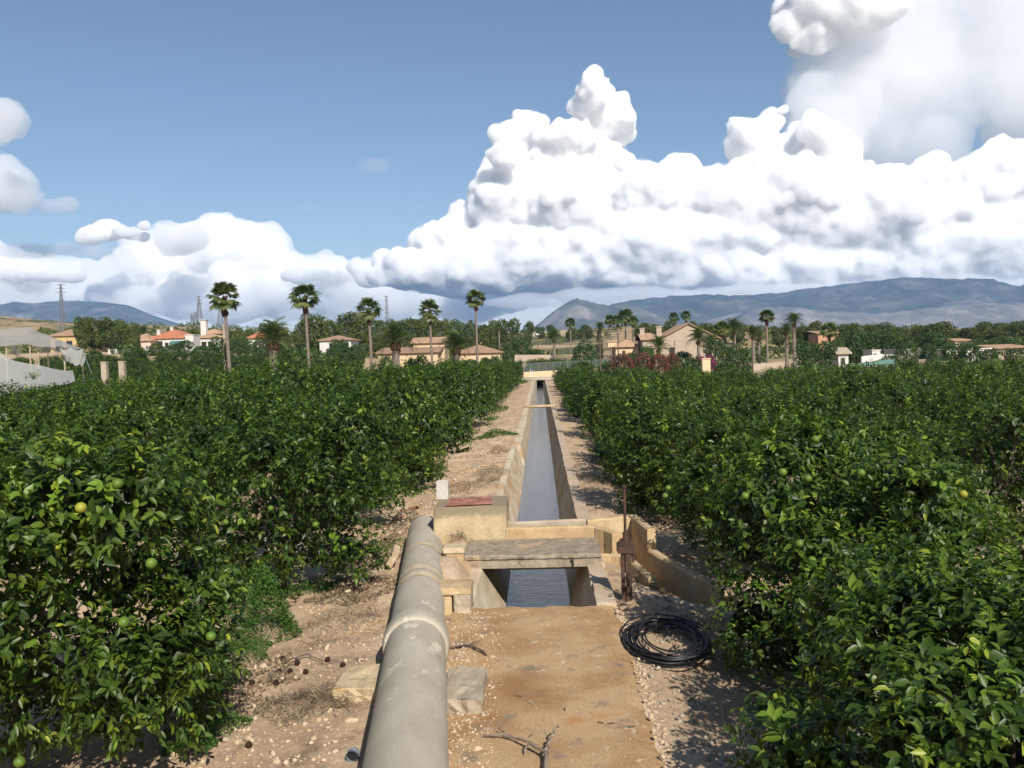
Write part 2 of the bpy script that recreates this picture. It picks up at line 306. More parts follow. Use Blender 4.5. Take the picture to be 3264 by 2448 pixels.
ground = obj('ground', np_mesh('ground', np.stack([gx, gy, gzv], -1).reshape(-1, 3), q[keep].reshape(-1, 4), True), M['earth']); tag(ground, kind='structure')
# ------------------------------------------------------------------ mountains
def mountain(name, label, prof, Y, depth, seed, stops, rock, amp):
    px = np.array([p[0] for p in prof], float); top = np.array([at_y(p[0], p[1], Y)[2] for p in prof]); xx = np.array([at_y(p[0], p[1], Y)[0] for p in prof])
    n1, n2 = 230, 42
    X = np.linspace(xx[0], xx[-1], n1); H = np.interp(X, xx, top)
    v = np.linspace(0, 1, n2); gx = np.repeat(X[None], n2, 0); t = v[:, None]+0*gx
    gy = Y-depth+t*depth*1.25
    prf = np.where(t < 0.8, np.sin(np.clip(t/0.8, 0, 1)*math.pi/2)**1.15, 1-(t-0.8)*1.6)
    p = np.stack([gx/900, gy/900, gx*0], -1).reshape(-1, 3)
    r = 1-2.6*np.abs(fbm(p*np.array([2.1, 1.0, 1]), 6, seed, 0.58)-0.5); r = r.reshape(gx.shape)
    z = (H[None]*prf)*(1+amp*(r-0.70)*np.clip((0.8-t)*3.0, 0, 1))-8*(t < 0.01)
    ii = np.arange(n1*n2).reshape(n2, n1)
    f = np.stack([ii[:-1, :-1], ii[:-1, 1:], ii[1:, 1:], ii[1:, :-1]], -1).reshape(-1, 4)
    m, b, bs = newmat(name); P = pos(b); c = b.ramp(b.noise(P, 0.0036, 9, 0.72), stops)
    s = b.n('ShaderNodeSeparateXYZ'); b.put(s.inputs[0], P)
    nz = b.n('ShaderNodeSeparateXYZ'); b.put(nz.inputs[0], b.n('ShaderNodeNewGeometry').outputs['Normal'])
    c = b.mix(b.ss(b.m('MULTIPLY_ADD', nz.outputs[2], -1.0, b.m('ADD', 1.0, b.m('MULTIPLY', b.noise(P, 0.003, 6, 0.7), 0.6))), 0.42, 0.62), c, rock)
    b.put(bs.inputs['Base Color'], c); bs.inputs['Roughness'].default_value = 1; bs.inputs['Specular IOR Level'].default_value = 0
    o = obj(name, np_mesh(name, np.stack([gx, gy, z], -1).reshape(-1, 3), f, True), m); tag(o, kind='structure')
FOR_SHADOW = [(0.35, (0.012, 0.022, 0.016)), (0.52, (0.05, 0.06, 0.045)), (0.68, (0.16, 0.15, 0.12))]  # dark forest, with the clouds' shadow put into the colour
ROK_SUNLIT = [(0.35, (0.06, 0.066, 0.055)), (0.5, (0.16, 0.145, 0.125)), (0.65, (0.30, 0.265, 0.23))]  # bare rock, paler because sunlit patches are put into the colour
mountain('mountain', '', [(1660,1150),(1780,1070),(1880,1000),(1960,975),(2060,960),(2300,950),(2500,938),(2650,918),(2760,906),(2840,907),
          (2950,908),(3040,908),(3110,922),(3180,938),(3300,950),(3500,985),(3700,1060),(3800,1150)], 7000, 2600, 3, FOR_SHADOW, (0.20, 0.18, 0.17), 0.5)
mountain('mountain_foothill', '', [(1950,1120),(2150,1060),(2260,1020),(2350,996),(2440,990),(2560,1004),(2680,1010),(2760,1000),(2880,985),(2990,972),(3080,986),(3200,972),(3330,980),(3600,1040),(3800,1130)], 5600, 1500, 9, ROK_SUNLIT, (0.27, 0.235, 0.21), 0.75)
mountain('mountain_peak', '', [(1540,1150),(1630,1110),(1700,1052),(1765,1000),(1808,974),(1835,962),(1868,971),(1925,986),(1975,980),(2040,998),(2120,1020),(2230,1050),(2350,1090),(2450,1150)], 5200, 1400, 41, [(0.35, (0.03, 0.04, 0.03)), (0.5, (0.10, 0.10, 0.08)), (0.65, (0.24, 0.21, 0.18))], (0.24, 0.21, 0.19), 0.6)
mountain('mountain_left', '', [(-700,1190),(-350,1040),(-120,1010),(60,998),(180,975),(260,964),(330,966),(420,976),(480,1002),(560,1028),(640,1046),(760,1075),(900,1150)], 6800, 2300, 21, FOR_SHADOW, (0.17, 0.16, 0.16), 0.5)
mountain('mountain_far', '', [(900,1160),(1050,1075),(1230,1040),(1330,1022),(1420,1024),(1500,1030),(1580,1045),(1700,1090),(1800,1140)], 7600, 1500, 33, FOR_SHADOW, (0.15, 0.15, 0.15), 0.4)
# ------------------------------------------------------------------ canal
m, b, bs = newmat('canal_water'); P = pos(b)
bs.inputs['Base Color'].default_value = (0.012, 0.024, 0.036, 1); bs.inputs['Roughness'].default_value = 0.05; bs.inputs['IOR'].default_value = 1.33
bp = b.n('ShaderNodeBump'); bp.inputs['Strength'].default_value = 0.26; bp.inputs['Distance'].default_value = 0.03
h = b.m('ADD', b.noise(b.vm('MULTIPLY', P, (7, 15, 1)), 1.0, 4, 0.6), b.noise(b.vm('MULTIPLY', P, (2.0, 3.2, 1)), 1.0, 2, 0.5))
b.put(bp.inputs['Height'], h); b.put(bs.inputs['Normal'], bp.outputs[0]); M['water'] = m
water = MB().add([(-0.80, CAN0, -0.95), (0.50, CAN0, -0.95), (0.50, 146, -0.95), (-0.80, 146, -0.95)], [(0, 1, 2, 3)]).build('water', M['water']); tag(water, kind='structure')
canal = thing('irrigation_canal', 'long straight concrete irrigation canal carrying water between the orange groves', 'canal', (0, CAN0, 0))
def strip(name, prof, ys_, mat, par, wob=0.012, seed=1, close=True):
    """extrude an (x,z) profile along the canal with a slightly uneven line"""
    ys_ = np.array(ys_); n = len(prof); vs = []
    for i, y in enumerate(ys_):
        w = (fbm(np.array([[k*0.7, y*1.7, seed] for k in range(n)]), 3, seed)-0.5)*2*wob
        vs += [(px_+w[k], y-CAN0, pz+w[(k+1) % n]*0.7) for k, (px_, pz) in enumerate(prof)]
    fs = [(i*n+k, i*n+(k+1) % n, (i+1)*n+(k+1) % n, (i+1)*n+k) for i in range(len(ys_)-1) for k in range(n if close else n-1)]
    if close: fs += [tuple(range(n)), tuple(reversed(range((len(ys_)-1)*n, len(ys_)*n)))]
    mb = MB(); mb.add(vs, fs); return mb.build(name, mat, par, smooth=False)
yl = list(np.arange(12.45, 36.6, 0.25)); yf = list(np.arange(37.0, 60, 0.5))+list(np.arange(60, CAN1+0.1, 2))
strip('left_wall', [(-0.60, -1.35), (-0.74, -0.95), (-0.93, -0.45), (-1.09, -0.01), (-1.12, 0.012), (-1.27, 0.012), (-1.30, -0.4), (-0.9, -1.35)], yl, M['canal'], canal, 0.02, 2)
strip('left_wall', [(-0.60, -1.35), (-0.735, -0.95), (-0.82, -0.45), (-0.90, -0.06), (-0.94, -0.03), (-1.24, -0.03), (-1.27, -0.4), (-0.9, -1.35)], yf, M['canal'], canal, 0.02, 3)
strip('right_wall', [(0.30, -1.35), (0.6, -1.35), (1.02, -0.45), (1.0, -0.06), (0.74, -0.06), (0.60, -0.45), (0.43, -0.95)], list(np.arange(CAN0, 60, 0.4))+list(np.arange(60, CAN1+0.1, 2)), M['canal'], canal, 0.02, 4)
strip('canal_bed', [(-0.95, -1.35), (0.62, -1.35), (0.62, -1.5), (-0.95, -1.5)], [CAN0, 60, CAN1], M['canal'], canal, 0.0, 5)
rs = np.random.RandomState(4); y = 12.72; k = 0
while y < 33:
    L = 0.60+rs.uniform(-0.05, 0.05)
    mb = MB(); mb.box((0.865+rs.uniform(-0.012, 0.012), y+L/2-CAN0, -0.022+rs.uniform(-0.008, 0.008)), (0.285+rs.uniform(-0.015, 0.015), L-0.018, 0.085), rz=rs.uniform(-0.015, 0.015))
    mb.build('coping_block', M['coping'], canal, bevel=0.008); y += L; k += 1
mb = MB()
while y < CAN1:
    L = 0.60; mb.box((0.865+rs.uniform(-0.008, 0.008), y+L/2-CAN0, -0.022), (0.28, L-0.02, 0.085)); y += L
tag(mb.build('coping_row', M['coping'], canal), kind='stuff')
bm_ = MB().tube([(-1.25, 64-CAN0, 0.02), (1.05, 64.1-CAN0, 0.05)], 0.10, 12); bm_ = bm_.build('cross_pipe', M['ochre'], None, smooth=True, loc=(0, CAN0, 0)); tag(bm_, 'ochre pipe laid straight across the canal far up', 'pipe')
# near cover slab with a crumbling right edge
def slab_edge(y, s): return (fbm(np.array([[0.0, y*2.2, s]]), 4, 7)[0]-0.5)*0.16
sy = np.arange(-1.0, 12.70, 0.09); sx = np.linspace(0, 1, 26); vs_, fs_ = [], []
_e = (fbm(np.stack([sy*0, sy*2.2, sy*0], 1), 4, 7)-0.5)*0.16+(fbm(np.stack([sy*0, sy*9, sy*0+5], 1), 3, 8)-0.5)*0.06
_gx, _gy = np.meshgrid(sx*2.1, sy); _h = 0.012*(fbm(np.stack([_gx.ravel()*1.5, _gy.ravel()*1.5, _gx.ravel()*0], 1), 3, 3)-0.5).reshape(_gx.shape)
for iy, y in enumerate(sy):
    xr = 1.0+_e[iy]*(1 if y < 12.4 else 0.3); xl = -1.34+_e[(iy*7) % len(_e)]*0.5
    for ix, t in enumerate(sx):
        x = xl+(xr-xl)*t; e = min(1, (1-t)*9); yy = y if y < sy[-1]-1e-6 else y+0.035*math.sin(x*9)+0.02*math.sin(x*23)
        vs_.append((x, yy, float(_h[iy, ix])-0.035*(1-e)**2))
n = len(sx); Ny = len(sy)
fs_ = [(j*n+i, j*n+i+1, (j+1)*n+i+1, (j+1)*n+i) for j in range(Ny-1) for i in range(n-1)]
o0 = len(vs_)
vs_ += [(vs_[j*n+n-1][0]-0.03*(j % 3), vs_[j*n+n-1][1], -0.28) for j in range(Ny)]
vs_ += [(vs_[(Ny-1)*n+i][0], vs_[(Ny-1)*n+i][1]-0.02, -0.22) for i in range(n)]
fs_ += [(j*n+n-1, o0+j, o0+j+1, (j+1)*n+n-1) for j in range(Ny-1)]
fs_ += [((Ny-1)*n+i, (Ny-1)*n+i+1, o0+Ny+i+1, o0+Ny+i) for i in range(n-1)]
tag(MB().add(vs_, fs_).build('cover_slab', M['slab']), 'stained orange-brown concrete cover slab over the canal, nearest the viewer', 'slab')
# ------------------------------------------------------------------ deck, weir box, wing walls
deck = thing('canal_deck', 'short weathered concrete deck slab bridging the canal in front of the box', 'slab', (0, 15.06, 0))
prof = [(0.0, 0.0), (0.0, 0.055), (0.03, 0.06), (0.03, 0.115), (0.055, 0.12), (0.055, 0.145), (0.02, 0.15), (0.02, 0.195), (0.05, 0.215), (1.32, 0.23), (1.32, 0.0)]
nx_ = 80; vs_ = []
for i in range(nx_+1):
    x = -1.40+2.36*i/nx_
    for k, (yy, zz) in enumerate(prof):
        j = (fbm(np.array([[x*9, k*2.0, 1]]), 3, 8, 0.65)[0]-0.5)*(0.06 if k in (7, 8) else 0.014); vs_.append((x, yy+j, zz+j*0.6))
n = len(prof)
fs_ = [(i*n+k, (i+1)*n+k, (i+1)*n+(k+1) % n, i*n+(k+1) % n) for i in range(nx_) for k in range(n)]+[tuple(range(n)), tuple(reversed(range(nx_*n, nx_*n+n)))]
MB().add(vs_, fs_).build('deck_slab', M['deck'], deck)
def wall_path(name, pts, tops, zbot, th, mat, parent, seed=0, sub=6, rnd=0.03):
    """a rendered wall following a plan line, with rounded worn top"""
    P_, T_ = [], []
    for a in range(len(pts)-1):
        for k in range(sub): t = k/sub; P_.append((pts[a][0]*(1-t)+pts[a+1][0]*t, pts[a][1]*(1-t)+pts[a+1][1]*t)); T_.append(tops[a]*(1-t)+tops[a+1]*t)
    P_.append(pts[-1]); T_.append(tops[-1]); n = len(P_); vs = []
    for i in range(n):
        a = Vector(P_[max(i-1, 0)]); c = Vector(P_[min(i+1, n-1)]); d = (c-a).normalized(); nrm = Vector((-d.y, d.x))
        w = (fbm(np.array([[i*0.6, seed, 0.0]]), 3, seed)[0]-0.5)*0.03; z = T_[i]+w
        for (o, zz) in ((-th/2, zbot), (-th/2, z-rnd), (-th/2+rnd, z), (th/2-rnd, z), (th/2, z-rnd), (th/2, zbot)):
            vs.append((P_[i][0]+nrm.x*(o+w*0.5), P_[i][1]+nrm.y*(o+w*0.5), zz))
    fs = [(i*6+k, (i+1)*6+k, (i+1)*6+(k+1) % 6, i*6+(k+1) % 6) for i in range(n-1) for k in range(6)]+[tuple(range(6)), tuple(reversed(range((n-1)*6, n*6)))]
    return MB().add(vs, fs).build(name, mat, parent)
weir = thing('side_channel', 'ochre rendered side channel crossing behind the deck and curving off to the right', 'channel', (0, 0, 0))
wall_path('front_wall', [(-0.72, 16.45), (0.1, 16.47), (0.70, 16.47), (0.95, 16.42), (1.15, 16.22), (1.28, 15.95)], [0.44, 0.44, 0.44, 0.44, 0.42, 0.40], -0.35, 0.15, M['ochre'], weir, 1)
wall_path('back_wall', [(-0.72, 16.88), (0.80, 16.98)], [0.46, 0.47], -0.30, 0.13, M['concrete'], weir, 2)
wall_path('back_wall', [(0.82, 16.99), (1.30, 17.06), (1.74, 17.08)], [0.45, 0.47, 0.50], -0.4, 0.15, M['ochre'], weir, 3)
wall_path('corner_wall', [(1.74, 17.13), (1.80, 16.6), (1.93, 15.95)], [0.50, 0.50, 0.46], -0.6, 0.16, M['ochre'], weir, 4)
wall_path('wing_wall', [(1.925, 15.93), (2.10, 15.3), (2.45, 14.15), (2.75, 13.3)], [0.08, 0.06, 0.05, 0.03], -0.8, 0.17, M['ochre'], weir, 5)
wall_path('curved_wall', [(0.99, 15.75), (1.20, 15.70), (1.36, 15.60), (1.47, 15.40), (1.55, 15.05), (1.70, 14.12)], [0.06, 0.07, 0.07, 0.06, 0.05, 0.04], -0.7, 0.13, M['ochre'], weir, 6, sub=9)
for r in range(2):                                                # hollow bricks showing in the broken end of the curved wall
    zc = -0.075-0.115*r; hb = MB(); c0 = Vector((1.708, 14.075, zc))
    hb.bx(1.635, 1.785, 14.045, 14.11, zc-0.05, zc-0.04); hb.bx(1.635, 1.785, 14.045, 14.11, zc+0.04, zc+0.05); hb.bx(1.635, 1.785, 14.045, 14.11, zc-0.005, zc+0.005)
    for k in range(4): x_ = 1.635+k*0.0467; hb.bx(x_, x_+0.010, 14.047, 14.109, zc-0.04, zc+0.04)
    hb.build('hollow_brick', M['brick'] if r else M['ochre'], weir)
wall_path('side_wall', [(1.80, 13.45), (1.98, 13.24), (2.58, 12.70), (3.2, 12.3)], [-0.06, -0.10, -0.12, -0.12], -0.6, 0.12, M['concrete'], weir, 7)
MB().add([(0.99, 16.9, -0.30), (1.7, 17.0, -0.30), (1.9, 15.9, -0.38), (2.9, 13.0, -0.5), (1.85, 13.4, -0.45), (1.6, 14.6, -0.42), (1.2, 15.6, -0.33)], [(6, 5, 4, 3, 2, 1, 0)]).build('channel_bed', M['ochre'], weir)
box = thing('distribution_box', 'square ochre concrete distribution box beside the canal, rusty plate on top', 'concrete box', (-1.38, 17.0, 0))
g = 14; vs_ = []; 
bm = bmesh.new(); bmesh.ops.create_cube(bm, size=1.0)
bmesh.ops.scale(bm, vec=(1.36, 1.22, 1.05), verts=bm.verts); bmesh.ops.translate(bm, vec=(0, 0, 0.325), verts=bm.verts)
bmesh.ops.bevel(bm, geom=bm.edges[:], offset=0.022, segments=2, affect='EDGES'); bmesh.ops.subdivide_edges(bm, edges=bm.edges[:], cuts=4, use_grid_fill=True)
_d = (fbm(np.array([v.co[:] for v in bm.verts])*5, 3, 3)-0.5)*0.045
for v, d in zip(bm.verts, _d): v.co += Vector((d, d, d*0.5))
me = bpy.data.meshes.new('box_body'); bm.to_mesh(me); bm.free(); obj('box_body', me, M['boxwall'], box)
pl = [Vector(on_z(*p, 0.888)) for p in ((1420, 1610), (1570, 1603), (1566, 1580), (1435, 1588))]
tag(MB().add([(v.x, v.y, z) for z in (0.872, 0.888) for v in pl], [(3, 2, 1, 0), (4, 5, 6, 7), (0, 1, 5, 4), (1, 2, 6, 5), (2, 3, 7, 6), (3, 0, 4, 7)]).build('steel_plate', M['rustplate']),
    'flat reddish rusty steel plate lying on the concrete box', 'metal plate')
cb = MB(); X0, Y0 = -1.99, 17.42                                   # cement block on end
for (a, b_) in ((-0.10, 0), (0.10, 0)): cb.bx(X0+a-0.015, X0+a+0.015, Y0-0.1, Y0+0.1, 0.853, 1.21)
cb.bx(X0-0.085, X0+0.085, Y0-0.1, Y0-0.07, 0.853, 1.21); cb.bx(X0-0.085, X0+0.085, Y0+0.07, Y0+0.1, 0.853, 1.21); cb.bx(X0-0.085, X0+0.085, Y0-0.012, Y0+0.012, 0.853, 1.208)
tag(cb.build('cement_block', M['block'], bevel=0.004), 'pale hollow cement block standing on end on the concrete box', 'block')
# ------------------------------------------------------------------ big pipe
pa, pb = Vector((-1.19, 7.13, 0.27)), Vector((-2.36, 17.3, 0.08)); PD = (pb-pa)/(pb.y-pa.y); PR = 0.352
def pp(y, dz=0.0): p = pa+PD*(y-pa.y); return Vector((p.x, p.y, p.z+dz))
pipe = thing('water_pipe', 'large grey concrete water pipe running along the left of the canal', 'pipe', pp(3.5))
def pring(name, y0, y1, r, mat, prof=None):
    ys_ = prof or [(y0, r), (y1, r)]; mb = MB(); o = pp(3.5); mb.tube([pp(y)-o for y, _ in ys_], [rr for _, rr in ys_], 64, cap=False); return mb.build(name, mat, pipe, smooth=True)
a = PR; pring('near_section', 0, 0, 0, M['pipe'], [(2.5, a), (5, a), (8, a), (10.45, a)])
mb = MB(); o = pp(3.5)
for ys_ in ([(10.245, a-0.004), (10.25, a+0.012), (10.27, a+0.030), (10.31, a+0.042), (10.40, a+0.048), (10.58, a+0.046), (10.72, a+0.030), (10.95, a+0.003)],): mb.tube([pp(y)-o for y, _ in ys_], [rr for _, rr in ys_], 64, cap=False)
mb.build('bell_collar', M['pipe'], pipe, smooth=True)
pring('far_section', 0, 0, 0, M['pipe'], [(10.7, a-0.002), (13, a-0.002), (15.5, a-0.002), (18.0, a-0.002)])
for y0, y1 in ((12.55, 12.85), (13.02, 13.3), (14.9, 15.1)): pring('mortar_band', 0, 0, 0, M['mortar'], [(y0, a+0.003), (y1, a+0.003)])
def lump(name, c, d, mat, parent=None, seed=0, rz=0.0, amp=0.03, bev=0.015):
    bm = bmesh.new(); bmesh.ops.create_cube(bm, size=1.0); bmesh.ops.scale(bm, vec=d, verts=bm.verts)
    bmesh.ops.bevel(bm, geom=bm.edges[:], offset=bev, segments=2, affect='EDGES'); bmesh.ops.subdivide_edges(bm, edges=bm.edges[:], cuts=5, use_grid_fill=True)
    P_ = np.array([v.co[:] for v in bm.verts]); w_ = (fbm((P_+np.array([seed, 0, 0]))*11, 3, seed, 0.6)-0.5)*2*amp
    for v, w in zip(bm.verts, w_): v.co += v.co.normalized()*w
    bmesh.ops.rotate(bm, cent=(0, 0, 0), matrix=Matrix.Rotation(rz, 3, 'Z'), verts=bm.verts); bmesh.ops.translate(bm, vec=c, verts=bm.verts)
    me = bpy.data.meshes.new(name); bm.to_mesh(me); bm.free(); return obj(name, me, mat, parent)
s1 = thing('pipe_cradle', 'rough ochre concrete cradle block under the near stretch of pipe', 'support', (-1.5, 9.3, -0.2))
lump('cradle_end', (-0.58, 0.45, 0.08), (0.52, 0.75, 0.42), M['boxwall'], s1, 1, amp=0.06); lump('cradle_end', (0.60, 0.05, 0.14), (0.44, 0.95, 0.42), M['concrete'], s1, 2, amp=0.07)
lump('cradle_base', (0.0, 0.25, -0.05), (1.1, 0.7, 0.2), M['ochre'], s1, 3)
s2 = thing('pipe_pier', 'crumbling masonry pier against the right of the pipe, just past the collar', 'support', (-1.3, 12.6, -0.1))
lump('pier_cap', (-0.03, 0.12, 0.40), (0.52, 0.55, 0.10), M['ochre'], s2, 4, amp=0.02); lump('pier_block', (0.10, 0.10, 0.16), (0.24, 0.5, 0.42), M['concrete'], s2, 5, amp=0.04)
lump('brick_column', (-0.12, 0.04, 0.15), (0.14, 0.3, 0.44), M['ochre'], s2, 6, amp=0.012); lump('pier_foot', (0.05, -0.12, -0.05), (0.5, 0.42, 0.12), M['plank'], s2, 7, amp=0.012)
s3 = thing('pipe_pier', 'small rendered pier against the right of the pipe, in front of the concrete box', 'support', (-1.55, 14.9, -0.1))
lump('pier_cap', (0.02, 0.0, 0.50), (0.36, 0.42, 0.10), M['mortar'], s3, 8, amp=0.012); lump('pier_block', (0.03, 0.0, 0.2), (0.30, 0.36, 0.52), M['ochre'], s3, 9, amp=0.02)
br = on_z(1480, 2345, -0.05)
tag(MB().box((br[0], br[1]+0.05, -0.06), (0.30, 0.26, 0.05), rz=0.1).build('wooden_board', M['plank'], bevel=0.004), 'short brown board lying flat beside the pipe, upper one of two', 'board')
tag(MB().box((br[0]-0.03, br[1]-0.10, -0.115), (0.33, 0.22, 0.05), rz=0.06).build('wooden_board', M['plank'], bevel=0.004), 'short brown board half buried beside the pipe, lower one of two', 'board')
sl = lump('leaning_stone', (0, 0, 0), (0.12, 0.34, 0.34), M['stone'], None, 21, amp=0.02); p = on_z(1262, 1795, -0.1); sl.location = (p[0]-0.05, p[1], 0.03); sl.rotation_euler = (0.2, 0.5, 0.2)
tag(sl, 'flat pale stone leaning against the left of the pipe', 'stone')
# grey plastic elbow by the pipe
e0 = Vector(on_z(1130, 2440, -0.15)); el = thing('plastic_elbow', 'grey plastic drain elbow poking up left of the pipe', 'pipe fitting', e0)
mb = MB(); pts = [(0.0, -0.02, -0.25), (0, -0.02, 0.04), (0.004, -0.03, 0.10), (0.01, -0.06, 0.14), (0.015, -0.11, 0.15), (0.015, -0.145, 0.15)]; mb.tube(pts, [0.055]*6, 24, cap=False); mb.build('elbow_body', M['pvc'], el, smooth=True)
mb = MB(); mb.tube([(0.015, -0.10, 0.15), (0.015, -0.15, 0.15)], [0.063, 0.063], 24, cap=False); mb.tube([(0.015, -0.15, 0.15), (0.015, -0.10, 0.15)], [0.052, 0.052], 24, cap=False)
mb.build('socket_rim', M['pvc'], el, smooth=True); MB().tube([(0.015, -0.120, 0.15), (0.015, -0.118, 0.15)], 0.052, 20).build('pipe_mouth', M['dark'], el)
# ------------------------------------------------------------------ sluice gate
gate = thing('sluice_gate', 'rusty iron sluice gate stand with a tall threaded spindle', 'sluice gate', (1.2, 13.15, -0.2))
mb = MB(); mb.bx(-0.075, -0.065, -0.04, 0.04, -0.1, 0.90); mb.bx(-0.065, -0.025, -0.04, -0.032, -0.1, 0.90); mb.bx(-0.065, -0.025, 0.032, 0.04, -0.1, 0.90); mb.build('post', M['rust'], gate)
mb = MB(); mb.bx(0.065, 0.075, -0.05, 0.05, -0.1, 0.92); mb.bx(-0.01, 0.065, -0.05, -0.04, -0.1, 0.92); mb.bx(0.0, 0.065, 0.04, 0.05, -0.1, 0.92); mb.build('post', M['rust'], gate)
mb = MB(); mb.bx(-0.13, 0.13, -0.075, -0.063, 0.86, 0.98); mb.bx(-0.13, 0.13, 0.063, 0.075, 0.86, 0.98); mb.bx(-0.13, 0.13, -0.075, 0.075, 0.985, 1.0)
mb.add([(0.085, 0, 0.70), (0.125, 0.0, 0.70), (0.13, 0.0, 0.86), (0.085, 0.0, 0.86), (0.085, 0.012, 0.70), (0.125, 0.012, 0.70), (0.13, 0.012, 0.86), (0.085, 0.012, 0.86)], [(0, 1, 2, 3), (7, 6, 5, 4), (0, 4, 5, 1), (1, 5, 6, 2), (2, 6, 7, 3), (3, 7, 4, 0)]); mb.build('yoke', M['rust'], gate)
mb = MB(); mb.bx(-0.10, 0.10, -0.06, 0.06, 1.003, 1.025); mb.tube([(0, 0, 1.02), (0, 0, 1.06), (0, 0, 1.065), (0, 0, 1.13)], [0.065, 0.062, 0.04, 0.036], 16)
for sx_ in (-0.075, 0.075): mb.tube([(sx_, -0.03, 1.02), (sx_, -0.03, 1.07)], 0.016, 6)
mb.build('spindle_nut', M['rust'], gate)
mb = MB(); mb.tube([(0.0+0.0008*(i % 2), 0, 0.55+i*0.012) for i in range(106)], [0.021+0.003*(i % 2) for i in range(106)], 10); mb.build('spindle', M['rust'], gate)
MB().tube([(0, 0, 1.80), (0, 0, 1.82), (0, 0, 1.86), (0, 0, 1.87)], [0.022, 0.034, 0.034, 0.018], 6).build('spindle_cap', M['rust'], gate)
MB().bx(-0.06, 0.06, -0.006, 0.006, -0.1, 0.35).build('gate_leaf', M['rust'], gate)
# ------------------------------------------------------------------ hose coil
rs = np.random.RandomState(8); pts = []; hc = (1.50, 11.12)
for i in range(20*30):
    th = 2*math.pi*i/30; k = i/30
    r = 0.86+0.12*math.sin(k*2.4)+0.06*math.sin(k*5.1+th)
    z = 0.03+0.05*(0.5+0.5*math.sin(k*3.7))+0.004*k+0.02*math.sin(th*1.0+k)
    pts.append((0.54*r*math.cos(th)+0.05*math.sin(k*1.9), 0.86*r*math.sin(th)+0.05*math.cos(k*2.3), z))
for i in range(40): th = 2*math.pi*i/34; pts.append((0.06+0.33*math.cos(th)*(1-0.003*i), 0.05+0.60*math.sin(th), 0.10-0.04*math.cos(th*0.5)))
tag(MB().tube(pts, 0.0115, 6).build('hose_coil', M['hose'], smooth=True, loc=(hc[0], hc[1], gz(*hc)-0.01)), 'coil of black irrigation hose on the ground right of the slab', 'hose')
# ------------------------------------------------------------------ dead branches
def branch(name, label, lines, mat):
    mb = MB()
    for pts, r0, r1 in lines:
        P_ = []; R_ = []; n = 14
        for i in range(n):
            t = i/(n-1)*(len(pts)-1); a = int(min(t, len(pts)-2)); f = t-a
            p = Vector(pts[a]).lerp(Vector(pts[a+1]), f); w = 0.018
            p += Vector((math.sin(i*2.1+r0*99), math.cos(i*1.7), 0.5*math.sin(i*1.3)))*w*0.6; P_.append(p); R_.append((r0+(r1-r0)*i/(n-1))*(1+0.25*math.sin(i*2.7)))
        mb.tube(P_, R_, 7)
    tag(mb.build(name, mat, smooth=True), label, 'branch')
branch('dead_branch', 'forked silvery dead branch lying on the slab at the front', [([(-0.03, 7.45, 0.05), (-0.05, 7.8, 0.09), (-0.25, 8.05, 0.08), (-0.36, 8.2, 0.05), (-0.62, 8.28, 0.04)], 0.022, 0.008),
        ([(-0.05, 7.78, 0.09), (0.0, 7.95, 0.12), (0.08, 8.2, 0.16)], 0.017, 0.008), ([(-0.36, 8.18, 0.05), (-0.5, 8.38, 0.06)], 0.008, 0.004), ([(-0.2, 7.99, 0.09), (-0.24, 7.88, 0.03)], 0.009, 0.005)], M['wood'])
branch('dead_branch', 'dark brown stick lying across the gravel between pipe and slab', [([(-1.32, 10.90, 0.0), (-1.12, 10.86, 0.04), (-0.98, 10.93, 0.04), (-0.74, 10.6, 0.03)], 0.012, 0.015), ([(-0.98, 10.93, 0.04), (-0.82, 11.05, 0.06)], 0.007, 0.004)], M['bark'])
branch('dead_branch', 'thin bent twig on the stony ground left of the pipe', [([(-3.3, 10.9, -0.12), (-3.05, 11.05, -0.08), (-2.8, 10.85, -0.12)], 0.012, 0.006)], M['bark'])
# ------------------------------------------------------------------ stones and litter
def rock_mesh(name, seed, sub=2):
    v, f = ICO2 if sub == 2 else ICO1; v = v.copy(); r = np.random.RandomState(seed)
    for _ in range(11):
        d = r.randn(3); d /= np.linalg.norm(d); k = r.uniform(0.40, 0.80); s = v@d; v -= np.outer(np.maximum(s-k, 0), d)
    v *= 1+0.5*(fbm(v*1.6+seed, 3, seed)-0.5)[:, None]; return v*np.array([1.15, r.uniform(0.6, 1), r.uniform(0.45, 0.75)]), f
ROCKS = [rock_mesh('r', s) for s in range(8)]; PEB = [rock_mesh('p', s+50, 1) for s in range(8)]
def stone_at(px, py, w, label, i, mat='stone', sink=0.3):
    v, f = ROCKS[i % 8]; p0 = on_z(px, py, -0.2); z0 = gz(p0[0], p0[1]); p0 = on_z(px, py, z0); s = w/2*math.hypot(p0[0], p0[1], CAMH)/FPX
    o = obj('stone', np_mesh('stone', v*s, f, False), M[mat], None, (p0[0], p0[1], z0+s*sink)); o.rotation_euler = (0, 0, i*1.3); return tag(o, label, 'stone')
